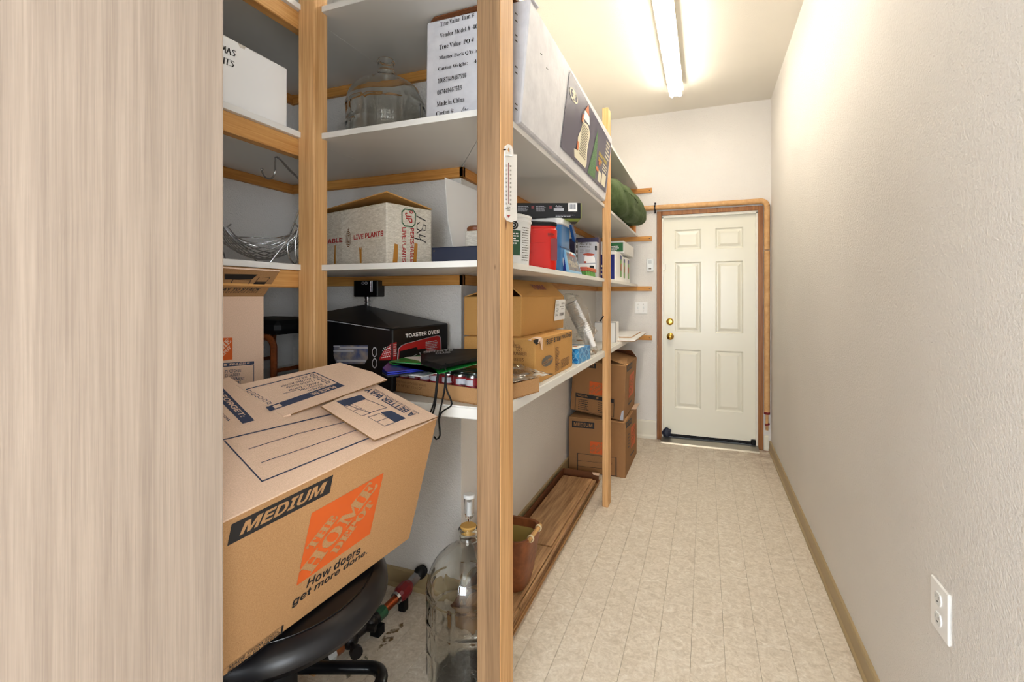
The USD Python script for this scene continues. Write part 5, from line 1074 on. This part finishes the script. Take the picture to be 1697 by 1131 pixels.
planks(-.945, -.735, 2.42, 3.41, .0456, 'top wood plank at the far end of the long carton')
planks(-.940, -.722, 1.82, 2.405, .0456, 'top wood plank at the near end under the brown basket')
planks(-.717, -.7085, 1.9, 3.40, .0456, 'narrow wood strip standing at the side of the plank pile')

t = thing('brown_basket', 'brown leather like open bin with a wooden dowel handle on the planks', 'basket', (-.83, 2.05, .0592))
bz = .0596
out = lambda k: affinity.translate(rsq(.20 + .075 * k, .175 + .075 * k, .055 + .01 * k), -.832, 2.052)
secs = [(out(0).buffer(-.02), bz), (out(0), bz + .006), (out(.35), bz + .06), (out(.7), bz + .15), (out(.95), bz + .228), (out(1.0), bz + .237), (out(1.0).buffer(-.004), bz + .241), (out(1).buffer(-.017), bz + .239), (out(1).buffer(-.0175), bz + .228), (out(.7).buffer(-.015), bz + .15), (out(.35).buffer(-.012), bz + .06), (out(0).buffer(-.014), bz + .012)]
n_ = 28
def res(p):
    r = p.exterior; return Polygon([r.interpolate(k / 48, normalized=True).coords[0] for k in range(48)])
part(t, 'bin_body', loft([(res(p), z_) for p, z_ in secs[:8]] + [(res(p), z_) for p, z_ in secs[8:]]), 'leather_brown', smooth=40)
part(t, 'bin_lining', loft([(res(out(0).buffer(-.0150)), bz + .0125), (res(out(0).buffer(-.0150)), bz + .0135)]), 'basket_inside')
lin_m = [(res(out(k).buffer(-b_)), z_) for k, b_, z_ in ((.93, .0182, bz + .205), (.68, .0164, bz + .15), (.35, .0134, bz + .06), (0, .0154, bz + .0128))]
rings = [np.c_[np.array(p.exterior.coords)[:-1], np.full(48, z_)] for p, z_ in lin_m]; v = np.vstack(rings); f = []
for k in range(3):
    for i in range(48): j = (i + 1) % 48; f += [[k * 48 + i, (k + 1) * 48 + j, k * 48 + j], [k * 48 + i, (k + 1) * 48 + i, (k + 1) * 48 + j]]
part(t, 'bin_lining', trimesh.Trimesh(v, f, process=False), 'basket_inside', label='olive lining')
for s in (1,):
    hx = -.832 + s * .1345
    part(t, 'dowel_handle', cyl((hx, 1.975, bz + .240), (hx, 2.125, bz + .240), .009, 12), 'dowel', smooth=40)
    parts(t, 'cord_tie', [ring_y for ring_y in [tube([(hx + .0125 * math.cos(a), y + d, bz + .238 + .0135 * math.sin(a)) for a in np.linspace(0, 2 * np.pi, 14, endpoint=False)], .0026, 6, closed=True) for y in (1.995, 2.10) for d in (-.003, .003)]], 'cord_cream', smooth=60)

# ================================================================== floor carboy with airlock
cc = (-.783, 1.569, 0.0)
jug('large_carboy', 'large glass jug with an airlock on the floor behind the near post', cc,
    [(0, 0), (.115, 0), (.142, .012), (.147, .04), (.147, .315), (.143, .345), (.126, .39), (.092, .43), (.056, .455), (.036, .47), (.031, .485), (.031, .505), (.0335, .517), (.029, .520)],
    [(.480, .003, .003), (.510, .004, .005), (.11, .0022, .008), (.21, .0022, .008), (.31, .002, .008)], 12, .03, .31, wall=.0035)
t = thing('airlock', 'clear plastic airlock in a tan rubber bung on the floor jug', 'airlock', (cc[0], cc[1], .512))
part(t, 'rubber_bung', lathe([(0, .500), (.024, .500), (.029, .524), (.0275, .5265), (.006, .5265), (0, .5265)], (cc[0], cc[1], 0), 24), 'bung', smooth=35)
ac = (cc[0] + .003, cc[1], 0)
part(t, 'stem', cyl((ac[0], ac[1], .526), (ac[0], ac[1], .560), .0048, 12), 'clear_plastic', smooth=40)
part(t, 'chamber', lathe([(0, .552), (.012, .553), (.0175, .562), (.0185, .625), (.0165, .625), (.0158, .564), (.006, .557), (0, .556)], ac, 24), 'clear_plastic', smooth=35)
part(t, 'float', lathe([(0, .562), (.010, .562), (.010, .605), (.0085, .612), (0, .612)], ac, 16), 'white_plastic', smooth=35)
part(t, 'cap', lathe([(0, .625), (.0205, .625), (.0208, .634), (.018, .637), (0, .637)], ac, 24), 'white_plastic', smooth=35)

# ================================================================== pipe and valves on the alcove floor
t = thing('valve_pipe', 'corroded pipe with valves and red fitting running along the alcove floor', 'pipe', (-1.21, 1.65, 0))
a0, a1 = np.array([-1.184, 1.905, .105]), np.array([-1.262, 1.40, .045])
pp_ = lambda s: a0 + (a1 - a0) * s + np.array([0, -.0, -.02 * math.sin(math.pi * min(max(s, 0), 1))])
part(t, 'wall_elbow', [trimesh.creation.icosphere(2, .028).apply_translation(a0 + (0, -.012, 0)), cyl(a0 + (0, .012, 0), a0 + (0, -.02, 0), .024, 14)], 'black_matte', smooth=40)
parts(t, 'chrome_nut', [cyl(pp_(.06), pp_(.15), .021, 6), cyl(pp_(.30), pp_(.325), .025, 12)], 'steel')
part(t, 'red_fitting', [cyl(pp_(.15), pp_(.19), .02, 12, .031), cyl(pp_(.19), pp_(.27), .032, 8), cyl(pp_(.27), pp_(.305), .031, 12, .022)], 'dark_red', label='dark red fitting')
part(t, 'copper_pipe', cyl(pp_(.32), pp_(.46), .017, 12), 'copper', smooth=40)
part(t, 'green_nut', cyl(pp_(.45), pp_(.53), .024, 8), 'green_label')
part(t, 'valve_body', [cyl(pp_(.53), pp_(.64), .024, 10), trimesh.creation.icosphere(2, .030).apply_translation(pp_(.6)), cyl(pp_(.64), pp_(.84), .019, 10), trimesh.creation.icosphere(2, .033).apply_translation(pp_(.80))], 'dark_steel', smooth=40)
kn = pp_(.80); kd = np.array([.82, -.55, -.02]); kd /= np.linalg.norm(kd)
part(t, 'valve_stem', cyl(kn, kn + kd * .075, .009, 10), 'dark_steel', smooth=40)
part(t, 'valve_knob', cyl(kn + kd * .068, kn + kd * .086, .023, 12), 'dark_steel', smooth=40)
part(t, 'side_port', cyl(pp_(.66), pp_(.66) + np.array([.045, .01, .002]), .014, 10), 'dark_steel', smooth=40)
part(t, 'coupling', cyl(pp_(.88), pp_(.95), .022, 10), 'leather_brown', smooth=40)
part(t, 'white_end', cyl(pp_(.95), pp_(1.02), .024, 8), 'grey_plastic')
part(t, 'end_cap', cyl(pp_(1.02), pp_(1.06), .026, 8), 'black_matte')
parts(t, 'support_block', [box(-1.23, -1.19, 1.60, 1.64, 0, .035), box(-1.215, -1.185, 1.77, 1.80, 0, .048)], 'black_matte')
for q, s_, mt, lb in (((-1.155, 1.63), .085, 'ink_tape', 'rusty stain on the floor beside the valve pipe'), ((-1.17, 1.45), .07, 'green_label', 'green stain on the floor under the end of the valve pipe')):
    rg = random.Random(int(s_ * 1000)); ang = np.linspace(0, 2 * np.pi, 22, endpoint=False)
    g = Polygon([(q[0] + s_ * (.35 + .35 * rg.random()) * math.cos(a) * .45, q[1] + s_ * (.5 + .6 * rg.random()) * math.sin(a)) for a in ang]).buffer(0)
    single('floor_stain', lb, 'stain', ex(g, .0003, .0001), 'stain_' + ('rust' if mt == 'ink_tape' else 'green'))

# ================================================================== foreground stool and moving carton
sc = np.array([-1.045, .978, 0])
def tilt(m): m = m.copy(); m.apply_transform(xf((sc[0], sc[1], .6195 + .058 * (sc[1] - 1.245)), (math.atan(.058), 0, 0))); return m
t = thing('black_stool', 'round black vinyl stool under the tilted moving carton', 'stool', sc)
part(t, 'seat_cushion', tilt(lathe([(0, -.090), (.225, -.090), (.262, -.080), (.279, -.058), (.278, -.038), (.264, -.020), (.243, -.0105), (.236, -.0125), (.229, -.0095), (.18, -.003), (.10, -.0015), (0, -.0012)], (0, 0, 0), 64)), 'vinyl_black', smooth=40)
part(t, 'seam', tilt(tube([(.236 * math.cos(a), .236 * math.sin(a), -.0118) for a in np.linspace(0, 2 * np.pi, 80, endpoint=False)], .0022, 6, closed=True)), 'black_gloss', smooth=60)
part(t, 'seat_plate', tilt(lathe([(0, -.13), (.10, -.13), (.20, -.098), (.20, -.090), (0, -.090)], (0, 0, 0), 32)), 'black_matte', smooth=30)
part(t, 'column', [cyl(sc + (0, 0, .10), sc + (0, 0, .30), .038, 20), cyl(sc + (0, 0, .30), sc + (0, 0, .482), .048, 20)], 'black_matte', smooth=40)
fx, fy = np.array([CY, SY, 0]), np.array([-SY, CY, 0])       # the foot bar's loop
lc = sc + np.array([.060, -.01, .172])
r_ = .05; hw, hd = .165, .285; loop = []
for (sx_, sy_), a_s in (((1, 1), 0), ((-1, 1), 90), ((-1, -1), 180), ((1, -1), 270)):
    for a in np.radians(np.linspace(a_s, a_s + 90, 8)): loop.append(lc + fx * (sx_ * (hw - r_) + r_ * math.cos(a)) + fy * (sy_ * (hd - r_) + r_ * math.sin(a)))
part(t, 'foot_bar', tube(loop, .019, 10, closed=True), 'black_gloss', smooth=40)
part(t, 'bar_bracket', tube([lc - fx * hw, sc + (0, 0, .172), lc + fx * hw], .012, 8), 'black_gloss', smooth=40)
for k in range(5):
    a = math.radians(72 * k + 50); d = np.array([math.cos(a), math.sin(a), 0])
    leg = part(t, 'base_leg', hull([sc + d * .03 + (0, 0, .085) + np.array([-d[1], d[0], 0]) * .024 * s for s in (-1, 1)] + [sc + d * .03 + (0, 0, .125) + np.array([-d[1], d[0], 0]) * .022 * s for s in (-1, 1)] + [sc + d * .30 + (0, 0, z_) + np.array([-d[1], d[0], 0]) * .017 * s for s in (-1, 1) for z_ in (.065, .088)]), 'black_gloss')
    cpos = sc + d * .29; pz_ = np.array([-d[1], d[0], 0])
    part(leg, 'caster', [cyl(cpos + (0, 0, .026) - pz_ * .022, cpos + (0, 0, .026) - pz_ * .006, .026, 16), cyl(cpos + (0, 0, .026) + pz_ * .006, cpos + (0, 0, .026) + pz_ * .022, .026, 16), cyl(cpos + (0, 0, .03), cpos + (0, 0, .075), .009, 8)], 'black_matte', smooth=40)

BR, TRc = np.array([-.816, 1.245, .620]), atY(725.4, 692.6, 1.245)
adir = np.array([.1385, 1.1288, .0748]); adir /= np.linalg.norm(adir)
def along(P0, px, py):
    r = ray(px, py); A = np.c_[r, adir]; s_ = np.linalg.lstsq(A, P0 - O, rcond=None)[0]; return s_[1]     # O + r s = P0 - adir k
kt, kb_ = along(TRc, 371.8, 863.5), along(BR, 371.8, 1126.5)
NT, NB = TRc - adir * (kt + .045), BR - adir * (kb_ + .045)
FL_ = np.array([-1.105, 1.275, 1.122]); wv_ = FL_ - TRc
wb = np.array([-.37, .02, .0])
C8 = [NB + wb, NB, BR, BR + wb, NT + wv_, NT, TRc, FL_]
C8 = [np.array(p) for p in C8]
for p in C8[:4]: p[2] = .6205 + .058 * (p[1] - 1.245)
t = thing('medium_moving_carton', 'big brown moving carton with folded flaps tilted on the black stool', 'carton', (C8[0] + C8[2]) / 2)
part(t, 'carton_body', hexar([C8[0], C8[1], C8[2], C8[3], C8[4] - (0, 0, .008), C8[5], C8[6], C8[7] - (0, 0, .008)], .003), 'cardboard')
SP = Plane(NB, BR, TRc); TPl = Plane(TRc, NT, FL_); tn = TPl.n
FLP = []
def flap(name, pts, offs, mat='cardboard_pale', th=.004, flat=None):  # paler board: daylight on the top flaps is put into the colour
    p = [TPl.at(*q, off=o) for q, o in zip(pts, offs)]
    if flat: pl = Plane(*[p[k] for k in flat]); p = [pl.at(*q) for q in pts]
    FLP.append(part(t, name, sheet(p, th, tn), mat)); return p
f_main = flap('flap', [(330, 883.7), (725, 691.8), (640, 645), (560, 660), (482, 684), (449, 680), (407, 645), (393, 634), (380, 625), (330, 640)], [.005] * 10)
f_end = flap('flap', [(532.4, 673.4), (620.8, 729.4), (725.4, 690.6), (620.8, 635.1)], [.030, .016, .010, .016], flat=(0, 1, 2))
f_far = flap('flap', [(392, 639), (470, 690), (482.3, 686.5), (641.4, 629.2), (618, 617), (563.3, 601.2)], [.0065, .007, .010, .050, .040, .022], flat=(0, 2, 3))
parts(t, 'corrugated_edge', [tube([f_end[0] - tn * .002, f_end[1] - tn * .002], .0019, 6), tube([f_end[1] - tn * .002, f_end[2] - tn * .002], .0018, 6), tube([f_far[2] - tn * .002, f_far[3] - tn * .002], .0019, 6)], 'cardboard_edge')
MP = Plane(TPl.at(400, 800, .005), TPl.at(600, 700, .005), TPl.at(450, 700, .005))
def thick_line(pl, p0, p1, w):
    p0, p1 = np.array(p0, float), np.array(p1, float); d = p1 - p0; nrm = np.array([-d[1], d[0]]) / np.linalg.norm(d) * w / 2
    return ink(U(0, 0, 1, 1), pl.quad(p0 - nrm, p1 - nrm, p1 + nrm, p0 + nrm))
part(FLP[0], 'line_frame', [thick_line(MP, (330, 739), (552, 686.5), 1.8), thick_line(MP, (372, 731.5), (434.5, 799), 2.4), thick_line(MP, (433.5, 799), (613, 726), 2.0), thick_line(MP, (412, 745), (492, 720), 1.0), thick_line(MP, (492, 720), (572, 700), 1.0), thick_line(MP, (432.5, 767.5), (500, 745), 1.0), thick_line(MP, (500, 745), (592, 713), 1.0)], 'ink_navy')
bqm = MP.quad((330, 617), (402, 703), (422, 697), (350, 618))
part(FLP[0], 'reminder_bar', ink(U(0, 0, 1, 1).difference(fitin(text("DON'T FORGET:", weight=800, shear=.1), .10, .28, .90, .76)), MP.quad((325, 625), (402, 703), (422, 697.5), (345, 619))), 'ink_navy')
part(FLP[0], 'reminder_text', ink(text('COLLECTION', weight=600), MP.quad((340, 664), (378, 699), (381, 696), (343, 661))), 'ink_navy')
FPl = Plane(f_far[1], f_far[3], f_far[5])
bar_ = U(0, 0, 1, 1).difference(union_all([fitin(text('PLACE IN:', weight=800), .10, .24, .44, .78), U(.84, .2, .93, .80)]))
part(FLP[2], 'place_bar', ink(bar_, FPl.quad((560, 635), (440.5, 675.5), (447.5, 682.5), (571.5, 640))), 'ink_navy')
part(FLP[2], 'list_frame', [thick_line(FPl, (408, 646), (521, 617.5), 1.3), thick_line(FPl, (521, 617.5), (562, 636.5), 1.3), thick_line(FPl, (469, 653.5), (497, 645.5), .7)], 'ink_navy')
parts(FLP[2], 'check_box', [ink(U(0, 0, 1, 1).boundary.buffer(.09), FPl.quad((x, y + 3.2), (x + 6, y + 1.6), (x + 4, y - 1.0), (x - 2, y + .6))) for x, y in ((515, 621), (521, 624), (527.5, 627), (534, 630), (541, 633), (411, 648.5), (418, 652), (424, 655.5), (430, 659), (437, 663), (444, 667.5))], 'ink_navy')
parts(FLP[2], 'list_print', [ink(text(w_, weight=500), FPl.quad((xr, yr - 1.2), (xl, yl - 1.2), (xl + 1.4, yl + 1.2), (xr + 1.4, yr + 1.2))) for w_, xr, yr, xl, yl in (('BATH', 508, 625, 489, 630), ('DINING ROOM', 514.5, 628, 465.5, 641), ('LIVING ROOM', 520.6, 631, 474, 643.3), ('FAMILY ROOM', 527.5, 634.5, 478, 647.5), ('BEDROOM', 533, 637.5, 496.5, 647), ('PRIMARY', 539, 640, 508, 648.5))], 'ink_navy')
EP = Plane(f_end[0], f_end[1], f_end[2])
parts(FLP[1], 'guide_title', [ink(text('A BETTER WAY', weight=800, shear=.1), EP.quad((690, 687), (612, 643.5), (603, 648), (681, 692))), ink(text('USE THIS STACKING GUIDE', weight=600), EP.quad((695, 685.5), (622, 645), (619, 646.5), (692, 687)))], 'ink_navy')
parts(FLP[1], 'guide_block', [ink(U(0, 0, 1, 1), EP.quad((557, 666), (571, 674), (606, 661), (598, 655))), ink(U(0, 0, 1, 1), EP.quad((630, 684), (655, 701), (673, 694), (648, 681)))], 'ink_navy')
def fr(*q): return ink(U(0, 0, 1, 1).boundary.buffer(.02), EP.quad(*q))
parts(FLP[1], 'guide_line', [fr((577, 672), (612, 685), (641, 676), (605, 662)), fr((571, 675), (600, 690), (614, 685), (585, 671)), fr((610, 692), (637, 707), (656, 700), (629, 686)), thick_line(EP, (585, 682), (600, 677), .8), thick_line(EP, (623, 700), (643, 693), .8)], 'ink_navy')
# the long side's print
part(t, 'size_bar', ink(U(0, 0, 1, 1).difference(fitin(text('MEDIUM', weight=800, shear=.22), .09, .2, .94, .80)), SP.quad((376.3, 905.5), (546, 817.5), (552, 787.2), (383.5, 869.5))), 'ink_black')
part(t, 'orange_square', ink(depot_shape(), SP.quad((491.1, 971.2), (612.8, 884.9), (635.5, 783.9), (516.2, 851))), 'ink_orange', label='orange square with stencilled lettering')
parts(t, 'slogan', [ink(text('How doers', weight=700, shear=.12), SP.quad((507, 976), (596.5, 917.5), (598, 903.5), (510, 960.5))), ink(text('get more done.', weight=700, shear=.12), SP.quad((483, 1010), (608, 920), (609.5, 909), (486, 992)))], 'ink_black')
parts(t, 'recycled_mark', [ink(U(0, 0, 1, 1).boundary.buffer(.018), SP.quad((363, 1129.5), (466, 1051.5), (468.5, 1037), (366, 1114))), ink(union_all([fitin(text('MADE FROM 100%', weight=600), .12, .56, .93, .88), fitin(text('RECYCLED PAPER', weight=600), .12, .12, .97, .46)]), SP.quad((363, 1129.5), (466, 1051.5), (468.5, 1037), (366, 1114)))], 'ink_black')
part(t, 'torn_slit', ink(strokes([[(0, 0), (.3, .42), (.5, .5), (.75, .85), (1, 1)]], .02), SP.quad((697, 723), (722, 700), (722, 697), (697, 720))), 'cardboard_edge')

# ================================================================== thermometer on the near post
t = thing('wall_thermometer', 'white hanging thermometer with small numerals on the near post', 'thermometer', (-.5695, 1.43, 1.57))
PT = planeX(-.5692)
def tpt(px, py): q = PT.at(px, py); return (q[1], q[2])
outline = Polygon([tpt(*q) for q in ((835.5, 254), (836.5, 243), (841, 240), (846, 242), (848.5, 251), (849, 256.5), (854.5, 257), (855, 364), (851, 366), (846, 368), (840, 366), (836, 360))]).buffer(.001).difference(Polygon([tpt(*q) for q in ((839.2, 249), (840.5, 244.8), (843, 245.5), (844.7, 250), (843.5, 254), (841, 253))]))
def tface(g, d0, d1): return frame(ex(g, d1), (-.5692 + d0, 0, 0), (0, 1, 0), (0, 0, 1))
tp_ = part(t, 'plate', tface(outline, 0, .004), 'paper_white')
PT = planeX(-.5650)
part(tp_, 'glass_tube', cyl(PT.at(842.6, 270), PT.at(842.8, 338), .0016, 8), 'dark_red')
parts(tp_, 'tube_bracket', [cyl(PT.at(838, y), PT.at(848, y + .5), .002, 6) for y in (258, 345)], 'steel')
nums = []
for k in range(10):
    y = 275 + k * 7; nums.append(ink(text(str(120 - 10 * k) if k < 9 else '30', weight=700), PT.quad((838, y + 1.3), (840.7, y + 1.5), (840.7, y - 1.6), (838, y - 1.6)), off=.0004)); nums.append(ink(text(str(50 - 5 * k), weight=700), PT.quad((844.6, y + 2), (847.3, y + 2), (847.3, y - 1), (844.6, y - 1)), off=.0004))
part(tp_, 'numerals', nums, 'ink_grey')
part(tp_, 'red_triangle', ink(Polygon([(0, 1), (1, 1), (.5, 0)]), PT.quad((840, 361.5), (845.5, 361.5), (845.5, 357), (840, 357)), off=.0004), 'red_card')
part(tp_, 'small_mark', ink(greek(0, 0, 1, 1, 3, 2), PT.quad((841, 350), (846.5, 350), (846.5, 342), (841, 342)), off=.0004), 'ink_grey')
part(t, 'nail', cyl((-.570, PT.at(836.5, 248)[1], PT.at(836.5, 248)[2]), (-.561, PT.at(836.5, 248)[1], PT.at(836.5, 248)[2]), .002, 8), 'dark_steel')

# a dark blue rag in the bottom corner of the far door
m = trimesh.creation.icosphere(3, 1.0); v = np.array(m.vertices)
w = v * np.array([.035, .02, .038]) * (0.7 + .8 * meshkit.fbm(v * 1.8 + 3, 3, 8))[:, None]
w = np.c_[w[:, 0] - .335, w[:, 1] + YB - .005, w[:, 2] + .070]; w[:, 2] = np.maximum(w[:, 2], .0285); w[:, 1] = np.minimum(w[:, 1], YB + .019)
single('blue_rag', 'crumpled dark blue rag at the lower left corner of the far door', 'rag', trimesh.Trimesh(w, m.faces, process=False), 'navy', smooth=40)
